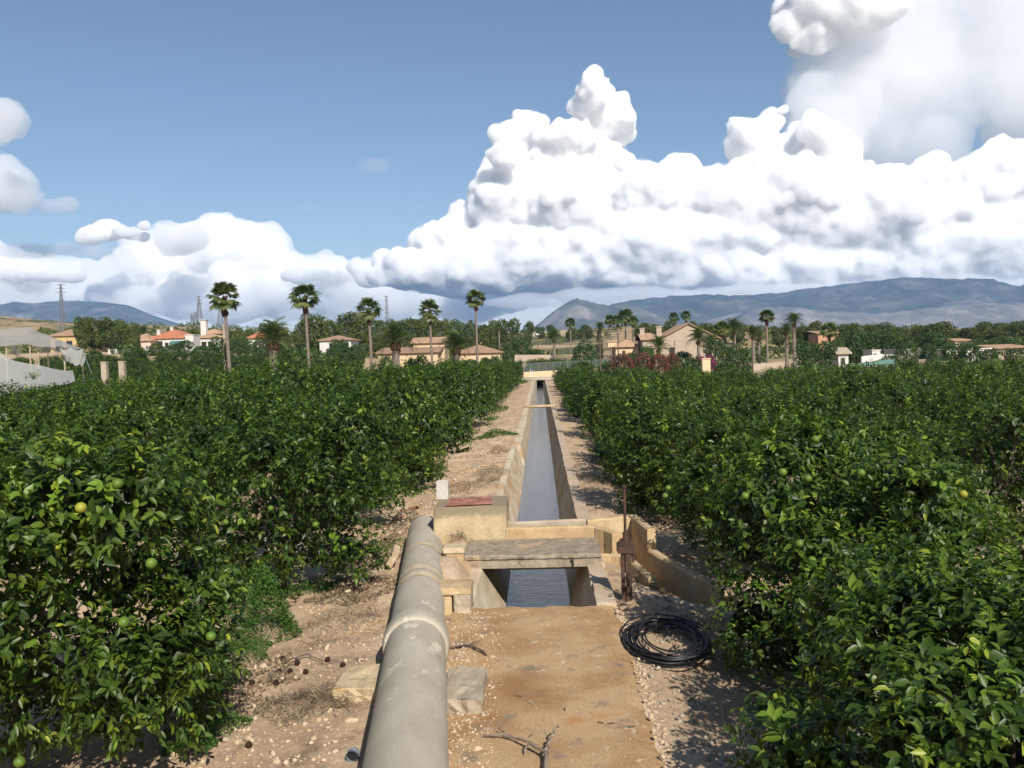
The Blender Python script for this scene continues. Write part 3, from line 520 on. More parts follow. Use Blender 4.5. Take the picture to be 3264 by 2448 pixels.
for i, (px, py, w, lab) in enumerate([
    (2040, 1895, 62, 'big pale boulder at the foot of the sluice gate stand'), (2158, 1940, 34, 'white pointed stone in front of the low grey side wall'),
    (845, 2132, 40, 'flat grey-white stone, largest on the ground beyond the near left tree'), (760, 2150, 38, 'rounded cream stone beside the flat grey-white one'),
    (1042, 2068, 34, 'rounded grey stone half sunk left of the pipe collar'), (1125, 2305, 42, 'round whitish stone in front of the pipe cradle block'),
    (760, 2370, 40, 'grey-white wedge stone near the bottom, left of the black fruit'), (790, 2360, 34, 'pinkish stone leaning on the grey-white wedge stone'),
    (815, 2290, 28, 'round orange-tinted stone in the gravel left of the pipe'), (720, 2362, 34, 'flat cream stone at the edge of the near left weeds'),
    (1520, 2400, 44, 'flat tan stone on the gravel between pipe and front branch'), (1040, 1965, 30, 'cream stone right of the green weed mound'),
    (990, 1960, 26, 'pale stone touching the right of the green weed mound'), (1110, 1890, 24, 'white stone on the bank left of the pipe collar'),
    (1310, 1575, 30, 'white stone on the bank behind the red brick'), (1945, 1405, 26, 'pinkish stone under the trees right of the canal'),
    (2065, 1660, 36, 'grey stone lump behind the corner of the side channel wall'), (2120, 1690, 42, 'flat grey stone in the tree shade behind the wing wall'),
    (1000, 2425, 30, 'cream stone at the bottom edge left of the plastic elbow'), (880, 2435, 36, 'long whitish stone at the bottom edge below the near left tree')]):
    stone_at(px, py, w, lab, i)
lump_ = lump('cut_stone', (0, 0, 0), (0.30, 0.16, 0.16), M['concrete'], None, 31, amp=0.015); p = on_z(2092, 1912, -0.2); lump_.location = (p[0]-0.2, p[1], -0.16); lump_.rotation_euler = (0, 0, -0.2)
tag(lump_, 'squared grey stone beside the pale boulder at the side wall end', 'stone')
p = on_z(1320, 1613, -0.1); hb = MB()
for zz in (0.0, 0.04, 0.08): hb.box((0, 0, zz), (0.26, 0.12, 0.01))
for k in range(4): hb.box((-0.125+k*0.083, 0, 0.04), (0.01, 0.118, 0.07))
o = hb.build('hollow_brick', M['brick'], loc=(p[0], p[1], gz(p[0], p[1])+0.03)); o.rotation_euler = (0, 0, 0.25); tag(o, 'red hollow brick lying on the bank left of the concrete box', 'brick')
rv, rf = ICO2; rfm = np_mesh('fallen_orange', rv*(1+0.18*(fbm(rv*2.2, 3, 5)-0.5))[:, None]*0.036, rf, True); rfm.materials.append(M['rot'])
for px, py in ((793, 2388), (724, 2163), (787, 2135), (803, 2165), (890, 2140), (925, 2148), (948, 2122), (975, 2150), (882, 2190), (1045, 2112), (1093, 2138), (938, 2018), (903, 2105), (1320, 1545), (1283, 1660), (1330, 1625)):
    p = on_z(px, py, -0.18); z0 = gz(p[0], p[1]); o = obj('fallen_orange', rfm, None, None, (p[0], p[1], z0+0.03)); o.rotation_euler = (px, py, 0)
    tag(o, 'shrivelled blackened orange lying on the stony ground left of the pipe', 'fruit', 'rotten oranges on the ground left of the pipe')
def scatter_stones(name, n, region, smin, smax, seed, mat):
    """loose gravel: far too many to count, one object of real pebbles"""
    r = np.random.RandomState(seed); x, y = region(r, n); z = terr(x, y)+bumps(x, y)
    z = np.where((x > -1.3) & (x < 1.0) & (y < 12.6), 0.0, z); z = np.where((x > -1.4) & (x < 0.95) & (y > 15.1) & (y < 16.35), 0.222, z)
    s = smin*(smax/smin)**(r.rand(n)**2.3); V, Fs = [], []; off = 0; k = r.randint(0, 8, n); a = r.rand(n)*6.28
    for j in range(8):
        id_ = np.where(k == j)[0]; v, f = PEB[j]; ca, sa = np.cos(a[id_]), np.sin(a[id_])
        vx = v[None, :, 0]*ca[:, None]-v[None, :, 1]*sa[:, None]; vy = v[None, :, 0]*sa[:, None]+v[None, :, 1]*ca[:, None]
        vv = np.stack([vx*s[id_, None]+x[id_, None], vy*s[id_, None]+y[id_, None], v[None, :, 2]*s[id_, None]+z[id_, None]+s[id_, None]*0.15], -1).reshape(-1, 3)
        V.append(vv); Fs.append((f[None]+(np.arange(len(id_))*len(v))[:, None, None]).reshape(-1, 3)+off); off += len(vv)
    tag(obj(name, np_mesh(name, np.concatenate(V), np.concatenate(Fs)), mat), kind='stuff')
def reg_left(r, n):
    y = 6.8+(r.rand(n)**1.7)*30; x = np.where(y < 18, -1.9-1.9*r.rand(n)-0.03*(y-7), -1.35-2.3*r.rand(n)); return x, y
def reg_bank(r, n): y = 18+45*r.rand(n)**1.3; return -1.4-2.2*r.rand(n), y
def reg_mid(r, n): y = 7+5.5*r.rand(n)**1.3; return -1.05+0.55*r.rand(n)**2-0.10*(y-8)*r.rand(n), y
def reg_right(r, n): y = 7+6.5*r.rand(n); return 1.08+1.9*r.rand(n), y
def reg_deck(r, n): return -1.35+2.2*r.rand(n)**1.5, 15.2+1.1*r.rand(n)
def reg_edge(r, n): y = 7+5.6*r.rand(n); return 0.98+0.14*r.rand(n), y
def reg_slab(r, n): return -1.05+2.0*r.rand(n)**1.4, 7+5.5*r.rand(n)
def reg_row(r, n): return 1.05+1.6*r.rand(n), 18+40*r.rand(n)
scatter_stones('gravel', 6200, reg_left, 0.007, 0.055, 1, M['stone']); scatter_stones('gravel', 1500, reg_bank, 0.02, 0.11, 6, M['stone']); scatter_stones('gravel', 1700, reg_mid, 0.008, 0.035, 2, M['stone'])
scatter_stones('gravel', 1900, reg_right, 0.008, 0.06, 3, M['rubble']); scatter_stones('gravel', 300, reg_deck, 0.006, 0.02, 7, M['stone']); scatter_stones('gravel', 500, reg_edge, 0.012, 0.05, 9, M['stone']); scatter_stones('gravel', 420, reg_slab, 0.005, 0.016, 4, M['stone']); scatter_stones('gravel', 700, reg_row, 0.02, 0.07, 5, M['stone'])
_mb = MB(); _r = np.random.RandomState(6)
for px, py in ((1653, 2218), (1692, 2343), (1915, 2302), (1948, 2305), (2015, 2315), (1745, 2395), (1800, 2260)):
    p = on_z(px, py, 0.012); a = _r.rand()*3.1; d = Vector((math.cos(a), math.sin(a), 0))*0.035; _mb.tube([Vector(p)-d, Vector(p)+d], 0.005, 5)
tag(_mb.build('twig_litter', M['bark']), kind='stuff')
# ------------------------------------------------------------------ leaf cards
def norm(a): return a/np.maximum(np.linalg.norm(a, axis=-1, keepdims=True), 1e-9)
def cards(P, D, N, L, Wd, fold=0.22, droop=0.12):
    """n folded, drooping leaves -> verts (5n), quads (2n)"""
    n = len(P); D = norm(D); S = norm(np.cross(D, N)); N = np.cross(S, D); L = L[:, None]; Wd = Wd[:, None]
    up = np.array([0, 0, 1.0]); mid = P+D*L*0.5
    v = np.stack([P, P+D*L*0.46-S*Wd*0.5+N*Wd*fold, P+D*L*0.46+S*Wd*0.5+N*Wd*fold, P+D*L-up*droop*L-N*droop*L*0.4, mid], 1).reshape(-1, 3)
    b0 = (np.arange(n)*5)[:, None]
    return v, np.concatenate([b0+np.array([[0, 2, 3, 4]]), b0+np.array([[0, 4, 3, 1]])], 0)
def cards8(P, D, N, L, Wd, fold=0.2, droop=0.16):
    """nearer leaves: pointed oval with a midrib, eight corners, eight triangles"""
    n = len(P); D = norm(D); S = norm(np.cross(D, N)); N = np.cross(S, D); L = L[:, None]; h = Wd[:, None]*0.5; up = np.array([0, 0, 1.0])
    def c(t, k): return P+D*L*t-(up*droop+N*droop*0.5)*L*t*t+N*h*fold*0*k
    v = np.stack([P, c(.33, 1)-S*h*.92+N*h*fold*2, c(.33, 0), c(.33, 1)+S*h*.92+N*h*fold*2, c(.68, 1)-S*h*.78+N*h*fold*1.8, c(.68, 0), c(.68, 1)+S*h*.78+N*h*fold*1.8, c(1.0, 0)], 1).reshape(-1, 3)
    b0 = (np.arange(n)*8)[:, None]; T = [(0, 3, 2), (0, 2, 1), (2, 3, 6), (2, 6, 5), (1, 2, 5), (1, 5, 4), (5, 6, 7), (5, 7, 4)]
    return v, np.concatenate([b0+np.array([t]) for t in T], 0)
def lobes_sample(lobes, n, r, zmin=-1e9, keep=0.86):
    """points on the outer skin of a union of ellipsoids, with outward directions"""
    C = np.array([l[0] for l in lobes]); R = np.array([l[1] for l in lobes]); ar = (R[:, 0]*R[:, 1]*R[:, 2])**(2/3); out_p, out_d = [], []; got = 0
    while got < n:
        k = r.choice(len(lobes), n*2, p=ar/ar.sum()); d = norm(r.randn(n*2, 3)); p = C[k]+d*R[k]
        ok = p[:, 2] > zmin
        for j in range(len(lobes)):
            q = (((p-C[j])/R[j])**2).sum(1); ok &= (q > keep**2) | (k == j)
        out_p.append(p[ok]); out_d.append(norm(d[ok]/R[k[ok]])); got += ok.sum()
    return np.concatenate(out_p)[:n], np.concatenate(out_d)[:n]
def shoots(p, d, r, lps, leafL, slen, up=0.4, jit=0.5, inward=0.25):
    """a little twig of leaves at every point"""
    n = len(p); p = p-d*(r.rand(n)**2*inward)[:, None]; sd = norm(d*0.8+np.array([0, 0, up])+r.randn(n, 3)*jit); sl = slen*(0.6+0.8*r.rand(n))
    t = (np.arange(lps)+0.5)/lps; base = p[:, None]+sd[:, None]*(sl[:, None]*t[None])[..., None]
    rad = norm(np.cross(sd[:, None], r.randn(n, lps, 3))); ld = norm(sd[:, None]*0.55+rad*(1.1-0.5*t[None, :, None])-np.array([0, 0, 0.35])*r.rand(n, lps, 1))
    nn = norm(sd[:, None]*0.5+np.array([0, 0, 0.7])+d[:, None]*0.35+r.randn(n, lps, 3)*0.35)
    L = leafL*(0.65+0.6*r.rand(n, lps)); return base.reshape(-1, 3), ld.reshape(-1, 3), nn.reshape(-1, 3), L.reshape(-1)
def orange_lobes(r, H, R):
    lb = [((0, 0, H*0.50), (R*0.70, R*0.70, H*0.39))]
    for k in range(19):
        a = r.rand()*6.28; z = r.uniform(0.11, 0.86); rr = R*0.72*math.sqrt(max(0.05, 1-((z-0.45)/0.62)**2)); s = R*r.uniform(0.22, 0.42)
        lb.append(((rr*math.cos(a), rr*math.sin(a), H*z), (s, s, s*r.uniform(0.75, 1.0))))
    return [(np.array(c), np.array(q)) for c, q in lb]
def orange_crown(seed, H, R, nshoot, lps, leafL, inner, fine=False, pale=0.0):
    r = np.random.RandomState(seed); lb = orange_lobes(r, H, R)
    p, d = lobes_sample(lb, nshoot, r, 0.09*H)
    b0, ld, nn, L = shoots(p, d, r, lps, leafL, leafL*2.0); tint = np.repeat(np.clip(0.36+pale+0.24*r.randn(nshoot), 0, 0.84), lps)
    young = (r.rand(nshoot) < 0.06) & (d[:, 2] > -0.1); tint = np.where(np.repeat(young, lps), 0.90+0.08*r.rand(len(tint)), tint+0.10*r.randn(len(tint)))
    tint = np.where(r.rand(len(tint)) < 0.012, 1.0, tint)
    # long water shoots standing out of the top
    ns = max(6, nshoot//90); k = r.choice(np.where(d[:, 2] > 0.35)[0], ns); P2, D2, N2, L2 = [], [], [], []
    for j in k:
        ax = norm(np.array([r.randn()*0.3, r.randn()*0.3, 1.0])+d[j]*0.5); ln = r.uniform(0.18, 0.45)
        m = int(ln/0.045*(0.1/leafL)**0.6)+3; t = np.linspace(0, 1, m); P2.append(p[j]+ax*(t*ln)[:, None]); rad = norm(np.cross(ax, r.randn(m, 3)))
        D2.append(norm(rad+ax*0.7)); N2.append(norm(ax+0.4*r.randn(m, 3))); L2.append(leafL*(1.0-0.4*t))
    m2 = sum(len(a) for a in L2)
    # darker depth: bigger leaves deep inside close the crown
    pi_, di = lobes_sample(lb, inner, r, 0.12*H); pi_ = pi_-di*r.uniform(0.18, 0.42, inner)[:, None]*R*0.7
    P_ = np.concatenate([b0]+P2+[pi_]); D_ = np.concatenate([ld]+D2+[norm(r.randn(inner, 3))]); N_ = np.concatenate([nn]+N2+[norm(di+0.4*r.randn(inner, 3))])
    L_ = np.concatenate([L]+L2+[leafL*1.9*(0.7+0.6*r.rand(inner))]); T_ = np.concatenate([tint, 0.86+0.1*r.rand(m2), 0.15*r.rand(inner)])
    wr = r.uniform(0.38, 0.50, len(L_))
    T_ = np.clip(T_, 0, 1); no_ = len(L_)-inner
    if fine:
        v, f = cards8(P_[:no_], D_[:no_], N_[:no_], L_[:no_], (L_*wr)[:no_]); v2, q2 = cards(P_[no_:], D_[no_:], N_[no_:], L_[no_:], (L_*wr)[no_:]*1.15)
        f = np.concatenate([f, q2[:, [0, 1, 2]]+len(v), q2[:, [0, 2, 3]]+len(v)]); v = np.concatenate([v, v2]); T_ = np.concatenate([np.repeat(T_[:no_], 8), np.repeat(T_[no_:], 5)])
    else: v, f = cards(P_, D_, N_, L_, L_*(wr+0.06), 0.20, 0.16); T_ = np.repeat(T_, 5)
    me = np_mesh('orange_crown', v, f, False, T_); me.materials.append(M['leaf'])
    return me, lb
def trunk_mesh(name, H, r0, seed, limbs=5, spread=0.5):
    r = np.random.RandomState(seed); mb = MB(); h0 = H*0.28; mb.tube([(0, 0, -0.3), (0.02, 0, 0.0), (0.03, 0.02, h0*0.6), (0, 0.03, h0)], [r0*1.3, r0*1.15, r0, r0*0.95], 8)
    for k in range(limbs):
        a = 6.28*k/limbs+r.rand(); q = spread*H*0.5
        mb.tube([(0, 0.03, h0*0.9), (q*0.4*math.cos(a), q*0.4*math.sin(a), H*0.45), (q*math.cos(a), q*math.sin(a), H*0.72)], [r0*0.6, r0*0.42, r0*0.15], 6)
    me = bpy.data.meshes.new(name); me.from_pydata(mb.v, [], mb.f); me.materials.append(M['bark']); return me
OT = trunk_mesh('orange_trunk', 3.0, 0.085, 3)
NEARC = {}
def near_crown(key, H, R, seed, n=2600): NEARC[key] = orange_crown(seed, H, R, n, 7, 0.096, 4200 if key in ('L1', 'R0', 'R1') else 2600, key in ('L1', 'R0', 'R1'), {'R0': 0.14, 'R1': 0.08}.get(key, 0.0)); return NEARC[key]
MIDC = [orange_crown(100+s, 3.0, 1.85, 1900, 6, 0.108, 1700) for s in range(4)]
FARC = [orange_crown(200+s, 3.0, 1.95, 1150, 5, 0.145, 900) for s in range(4)]
# single leaves that can be told apart on the nearest trees
def leaf_single(seed):
    w = [0.0, 0.62, 0.98, 0.92, 0.55, 0.06]; n = len(w); vs = []
    for i, a in enumerate(w):
        t = i/(n-1); z = -0.16*t*t*(1+0.3*seed); hw = 0.27*a
        vs += [(-hw, t, z+0.10*a+0.015*math.sin(5*t+seed)), (0, t, z), (hw, t, z+0.10*a-0.015*math.sin(4*t+seed))]
    fs = [(i*3+k, i*3+k+1, i*3+k+4, i*3+k+3) for i in range(n-1) for k in (0, 1)]
    return np.array(vs), np.array(fs)
LEAFM = []
for s in range(3):
    for tn in (0.25, 0.5, 0.72, 0.93):
        v, f = leaf_single(s); me = np_mesh('leaf', v, f, True, np.full(len(v), tn)); me.materials.append(M['leaf']); LEAFM.append(me)
_v, _f = ICO2
FRM = np_mesh('fruit', _v*(1+0.03*(fbm(_v*3, 2, 1)-0.5))[:, None], _f, True); FRM.materials.append(M['fruit'])
FRY = FRM.copy(); FRY.materials.clear(); FRY.materials.append(M['fruity'])
def outer_leaves(root, lb, seed, loc, H, n_sh=43, lps=7, leafL=0.12):
    r = np.random.RandomState(seed); p, d = lobes_sample(lb, 900, r, 0.2*H, 0.98); view = norm(np.array([0, 0, CAMH])-(p+np.array(loc)))
    sc_ = (d*view).sum(1)+0.25*r.rand(len(d))+0.15*d[:, 2]; o = np.argsort(-sc_)[:n_sh*3]; o = r.permutation(o)[:n_sh]
    b0, ld, nn, L = shoots(p[o], d[o], r, lps, leafL, 0.24, up=0.45, jit=0.3, inward=0.0)
    yg = np.repeat(r.rand(n_sh) < 0.16, lps)
    for k in range(len(b0)):
        D = Vector(ld[k]); S = D.cross(Vector(nn[k])).normalized(); N = S.cross(D)
        q = r.randint(3)*4+(3 if yg[k] else r.randint(3)); ob = bpy.data.objects.new('leaf', LEAFM[q]); COL.objects.link(ob); ob.parent = root
        s = float(L[k]); m = Matrix((S*s, D*s, N*s)).transposed().to_4x4(); m.translation = Vector(b0[k]); ob.matrix_basis = m
    mb = MB()
    for a in range(n_sh): mb.tube([p[o[a]]-d[o[a]]*0.15, b0[a*lps], b0[a*lps+lps-1]], [0.006, 0.004, 0.002], 4)
    tag(mb.build('twigs', M['broad'], root), kind='stuff')
def fruit(root, wp, rad, yellow=False):
    ob = obj('fruit', FRY if yellow else FRM, None, root); inv = Vector(wp)-root.location; inv.rotate(Matrix.Rotation(-root.rotation_euler.z, 3, 'Z'))
    ob.location = Vector((inv.x/root.scale.x, inv.y/root.scale.y, inv.z/root.scale.z)); s = rad/root.scale.x; ob.scale = (s, s, s*0.95)
def orange(loc, label, group, crown, s=1.0, sz=None, rz=0.0):
    t = thing('orange_tree', label, 'orange tree', loc, group, rz, (s, s, sz or s)); obj('trunk', OT, None, t); obj('crown', crown, None, t); return t
# nearest trees, each its own
near_trees = {}
for key, x, y, H, R, lab, sd in (('L1', -5.05, 8.1, 3.60, 1.95, 'nearest orange tree on the left, big green fruit, filling the lower left corner', 11),
                             ('L2', -4.55, 15.0, 3.45, 2.0, 'second orange tree on the left, just past the green weed mound', 12),
                             ('R0', 3.25, 6.3, 2.55, 1.88, 'nearest orange tree on the right, pale-leaved, filling the lower right corner', 13),
                             ('R1', 3.98, 10.6, 3.0, 1.92, 'second orange tree on the right, bright shoots on top, right of the hose coil', 14),
                             ('R2', 4.2, 15.8, 3.0, 1.95, 'third orange tree on the right, behind the side channel wall', 15),
                             ('L3', -4.95, 20.6, 3.35, 1.9, 'third orange tree on the left, left of the concrete box', 16)):
    me, lb = near_crown(key, H, R, sd, 2550 if key in ('L1', 'R0', 'R1') else 2400); z = tz(x, y)
    t = orange((x, y, z), lab, 'orange trees of the grove', me); near_trees[key] = t; [c_ for c_ in t.children if c_.name.startswith('trunk')][0].scale = (0.75, 0.75, H/4.1)
    if key in ('L1', 'R0', 'R1', 'L2'): outer_leaves(t, lb, sd, (x, y, z), H)
def near_fruit(key, pxs, rad, depth):
    for px, py, Y, ye in pxs: fruit(near_trees[key], at_y(px, py, Y+0.16), rad, ye)
near_fruit('L1', [(56, 2112, 6.75, 0), (258, 1618, 6.6, 1), (308, 1628, 6.75, 0), (375, 1541, 6.85, 0), (188, 1470, 6.8, 0), (482, 1795, 6.75, 0), (395, 1983, 6.6, 0), (672, 2028, 7.5, 0), (494, 2322, 7.4, 0), (62, 2428, 6.6, 0)], 0.046, 0)
near_fruit('L2', [(652, 1538, 13.4, 0), (811, 1523, 13.4, 0), (638, 1721, 13.6, 0), (863, 1620, 13.3, 0), (720, 1663, 13.3, 0), (720, 1664, 13.3, 0), (818, 1861, 13.7, 0), (735, 1858, 13.6, 0), (1097, 1747, 13.9, 0), (940, 1415, 13.6, 0),
                  (693, 1425, 13.5, 0), (840, 1548, 13.3, 0), (620, 1835, 13.6, 0), (1005, 1672, 13.4, 0)], 0.05, 0)
near_fruit('R1', [(2495, 1505, 9.1, 0), (2745, 1507, 9.1, 0), (2588, 1785, 9.0, 0), (2548, 1733, 9.0, 0), (2375, 1580, 9.5, 0), (2575, 1525, 9.1, 0), (2600, 1400, 9.6, 0), (3070, 1575, 9.1, 1)], 0.045, 0)
near_fruit('R2', [(2120, 1580, 14.3, 0), (2250, 1560, 14.3, 0), (2320, 1640, 14.2, 0), (2400, 1450, 14.6, 0), (2130, 1555, 14.4, 0)], 0.05, 0)
near_fruit('L3', [(1190, 1530, 19.2, 0), (1225, 1605, 19.2, 0), (1120, 1440, 19.0, 0), (950, 1310, 19.0, 1), (1005, 1315, 19.0, 0), (1030, 1360, 19, 0), (945, 1313, 19, 0)], 0.055, 0)
# the rest of the grove: one tree at a time, row by row
rs = np.random.RandomState(77); cand = []
ROWN = ['canal', 'second', 'third', 'fourth', 'fifth', 'sixth', 'seventh', 'eighth', 'ninth', 'tenth']
for side in (-1, 1):
    for row in range(9):
        x0 = (-5.0-5.3*row) if side < 0 else (3.75+5.3*row); n = 0
        y0 = (25.8 if row == 0 else 8.0) if side < 0 else (20.9 if row == 0 else 8.5)
        y = y0+rs.uniform(-0.5, 0.5)
        while True:
            ymax = (124 if row == 0 else (118 if row == 1 else (72 if row > 4 else 92))) if side < 0 else (108 if row == 0 else (92 if row < 3 else 76))
            if y > ymax: break
            x = x0+rs.uniform(-0.3, 0.3); az = x/y
            if -0.66 < az < 0.60 and not (side < 0 and row > 5 and y > 60): cand.append((side, row, x, y))
            y += 4.9+rs.uniform(-0.35, 0.35)
cnt = {}
print('grove trees', len(cand))
for side, row, x, y in cand:
    k = cnt.get((side, row), 0); cnt[(side, row)] = k+1
    s = (1.07 if side < 0 else 1.0)*rs.uniform(0.88, 1.08); sz = s*(rs.uniform(0.94, 1.14) if side < 0 else rs.uniform(0.80, 1.0))*(0.95 if y > 60 else 1)
    me = MIDC[rs.randint(4)][0] if y < 34 else FARC[rs.randint(4)][0]
    base = (3 if row == 0 else 0)
    lab = 'orange tree, %s from the near end of the %s row %s the canal' % (ordn(k+base), 'first' if row == 0 else ROWN[row], 'left of' if side < 0 else 'right of')
    t = orange((x, y, tz(x, y)), lab, 'orange trees of the grove', me, s, sz, rs.rand()*6.28)
    if y < 40:                                                 # a few fruit that catch the eye
        for _ in range(2 if y < 26 else 1):
            a = rs.uniform(-2.6, -0.5); zz = rs.uniform(1.2, 2.9)*sz; rr = 1.66*s*math.sqrt(max(0.1, 1-((zz/sz/3.0-0.5)/0.56)**2))
            fruit(t, (x+rr*math.cos(a), y+rr*math.sin(a), tz(x, y)+zz), 0.05, rs.rand() < 0.2)
# second grove on the rising ground to the left, and the strip beyond the bridge
r2 = np.random.RandomState(3); g2 = []
for j, y in enumerate(np.arange(99, 152, 5.0)):
    for az in np.arange(-0.63, -0.05, 5.0/y):
        x = az*y+r2.uniform(-.5, .5)
        if x < -15 and not (x > -25-(y-98)*0.15 and y < 112) and not (y > 130 and az > -0.20) and not (-27 < x < -8 and 110 < y < 124): g2.append((x, y, j))
g3 = [(x+r2.uniform(-.4, .4), y, k) for k, y in enumerate((153, 159)) for x in np.arange(-5, 15, 4.2)]
print('second grove', len(g2), len(g3)); rowc = {}
for grp, lst in (('a', g2), ('b', g3)):
    for x, y, j in lst:
        k = rowc.get((grp, j), 0); rowc[(grp, j)] = k+1; s = r2.uniform(1.0, 1.2)
        lab = ('orange tree, %s from left, %s row of the slope grove below the houses' if grp == 'a' else 'orange tree, %s from left, %s row behind the mesh fence') % (ordn(k), ORD[j])
        orange((x, y, tz(x, y)-0.1), lab, 'orange trees of the far groves', FARC[r2.randint(4)][0], s, s*(r2.uniform(0.78, 0.95) if grp == 'a' else 0.85), r2.rand()*6.28)
# ------------------------------------------------------------------ weeds
def mound(name, label, cat, c, rx, ry, h, n, L, seed, mat, group=None, strands=False):
    r = np.random.RandomState(seed); a = r.rand(n)*6.28; q = np.sqrt(r.rand(n)); x = rx*q*np.cos(a)*(1+0.25*np.sin(3*a+seed)); y = ry*q*np.sin(a)*(1+0.25*np.cos(2*a+seed))
    hh = h*(1-q**2)*(0.5+0.5*fbm(np.stack([x*4, y*4, x*0+seed], 1), 2, seed)*1.6); z = hh*(r.rand(n)**0.5)+0.01
    gzz = terr(x+c[0], y+c[1])+bumps(x+c[0], y+c[1])-gz(c[0], c[1])
    P_ = np.stack([x, y, z+gzz], 1); D_ = norm(r.randn(n, 3)*(0.9, 0.9, 0.5)+np.array([0, 0, 0.6 if not strands else 0.35])); N_ = norm(r.randn(n, 3)*0.6+np.array([0, 0, 1]))
    LL = L*(0.6+0.8*r.rand(n)); v, f = cards(P_, D_, N_, LL, LL*(0.55 if not strands else 0.045), 0.1, 0.1)
    o = obj(name, np_mesh(name, v, f, False, np.repeat(np.clip(0.45+0.25*r.randn(n), 0, 1), 5)), M[mat], None, (c[0], c[1], gz(c[0], c[1])))
    return tag(o, label, cat, group)
for i, (px, py, rx, ry, h, n, L, lab) in enumerate([
    (835, 2010, 0.52, 0.62, 1.0, 6200, 0.038, 'dense bright green weed mound between the two nearest left orange trees'),
    (760, 2080, 0.45, 0.5, 0.2, 2200, 0.03, 'low dark green weeds at the front foot of the weed mound'),
    (985, 1868, 0.6, 0.35, 0.16, 1800, 0.035, 'low green weeds under the second left orange tree'),
    (640, 2335, 0.42, 0.5, 0.24, 3000, 0.03, 'green weeds at the foot of the nearest left orange tree'),
    (1355, 1525, 0.5, 1.4, 0.2, 2000, 0.045, 'green weeds on the bank under the fourth left tree, before the ledge'),
    (1335, 1575, 0.45, 0.6, 0.16, 900, 0.045, 'small patch of green weeds behind the red hollow brick'),
    (1575, 1398, 1.0, 1.1, 0.28, 2200, 0.07, 'green weed strip spilling to the canal wall at the ledge'),
    (1380, 1500, 0.6, 1.5, 0.2, 1400, 0.05, 'green weeds against the tree skirts halfway up the left bank'),
    (1600, 1310, 0.6, 2.6, 0.25, 1400, 0.07, 'narrow green weeds at the tree foot far up the left bank'),
    (1560, 1340, 0.6, 2.0, 0.2, 900, 0.07, 'thin green weeds on the left bank behind the ledge'),
    (1255, 1740, 0.3, 0.4, 0.1, 700, 0.03, 'small green weed tuft above the leaning stone'),
    (2080, 1600, 0.7, 0.8, 0.2, 1800, 0.04, 'shaded green weeds behind the side channel wall')]):
    p = on_z(px, py, -0.2); mound('weeds', lab, 'weeds', p, rx, ry, h, n, L, i+3, 'weed', 'green weeds along the banks')
c_ = at_y(1640, 1222, 128); mound('bush', 'low green bush at the far end of the left bank by the bridge', 'bush', (c_[0]+0.4, 128), 1.3, 3.0, 1.0, 1600, 0.14, 40, 'weed')
for i, (px, py, rx, ry, h, n) in enumerate([(1080, 1980, 0.7, 0.9, 0.10, 900), (1000, 2260, 0.5, 0.45, 0.10, 1200), (1230, 1720, 0.35, 0.7, 0.14, 700), (1560, 1530, 0.5, 1.6, 0.22, 1500), (1480, 1560, 0.7, 1.4, 0.14, 1200),
                                        (1590, 1450, 0.4, 1.6, 0.16, 700), (1420, 1720, 0.1, 0.3, 0.2, 120), (2080, 1850, 0.35, 0.5, 0.14, 700), (2200, 1990, 0.5, 0.3, 0.10, 500), (1900, 1540, 0.5, 1.5, 0.07, 700), (1470, 1790, 0.2, 0.35, 0.12, 200)]):
    p = on_z(px, py, -0.15); tag(mound('dry_grass', None, None, p, rx, ry, h, n, 0.16, i+60, 'dry', None, True), kind='stuff')
for i, (px, py, rx, ry, n) in enumerate([(1130, 1880, 0.8, 0.9, 1500), (1280, 1660, 0.5, 1.6, 1500), (760, 2160, 0.8, 0.7, 900), (1180, 1790, 0.6, 0.8, 900), (2150, 1640, 0.8, 1.6, 900), (1990, 1480, 0.7, 4.0, 1200), (700, 2250, 0.6, 0.6, 600), (1370, 1500, 0.5, 3.0, 900)]):
    p = on_z(px, py, -0.2); tag(mound('leaf_litter', None, None, p, rx, ry, 0.02, n, 0.055, i+90, 'dry'), kind='stuff')
# ------------------------------------------------------------------ far vegetation
def blob_crown(name, lobes, n, L, mat, seed, aspect=0.6, up=0.5, inner=0.3, tmid=0.45, tvar=0.22, topbright=0.25, inward=0.06):
    r = np.random.RandomState(seed); lb = [(np.array(c, float), np.array(q, float)) for c, q in lobes]; p, d = lobes_sample(lb, n, r, 0.0)
    p = p-d*(r.rand(n)**2*inward)[:, None]; D_ = norm(d*0.6+r.randn(n, 3)*0.8+np.array([0, 0, up*0.6])); N_ = norm(d+0.6*r.randn(n, 3)+np.array([0, 0, up]))
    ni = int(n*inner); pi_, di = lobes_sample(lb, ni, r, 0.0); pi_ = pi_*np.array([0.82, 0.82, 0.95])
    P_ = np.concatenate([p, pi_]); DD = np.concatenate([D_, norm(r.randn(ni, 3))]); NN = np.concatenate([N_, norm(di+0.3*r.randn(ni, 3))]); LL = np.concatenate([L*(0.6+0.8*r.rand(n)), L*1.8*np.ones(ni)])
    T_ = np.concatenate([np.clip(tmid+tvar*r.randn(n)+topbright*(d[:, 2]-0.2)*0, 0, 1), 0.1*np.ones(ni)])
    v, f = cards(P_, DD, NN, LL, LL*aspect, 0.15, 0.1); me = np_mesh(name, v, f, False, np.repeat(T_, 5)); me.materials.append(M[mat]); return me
def rl(r, n, z0, z1, rad, s0, s1, flat=1.0):
    out = []
    for k in range(n):
        a = 6.28*k/n+r.rand(); q = rad*math.sqrt(r.rand()); s = r.uniform(s0, s1); out.append(((q*math.cos(a), q*math.sin(a), r.uniform(z0, z1)), (s, s, s*flat)))
    return out
R_ = np.random.RandomState(5)
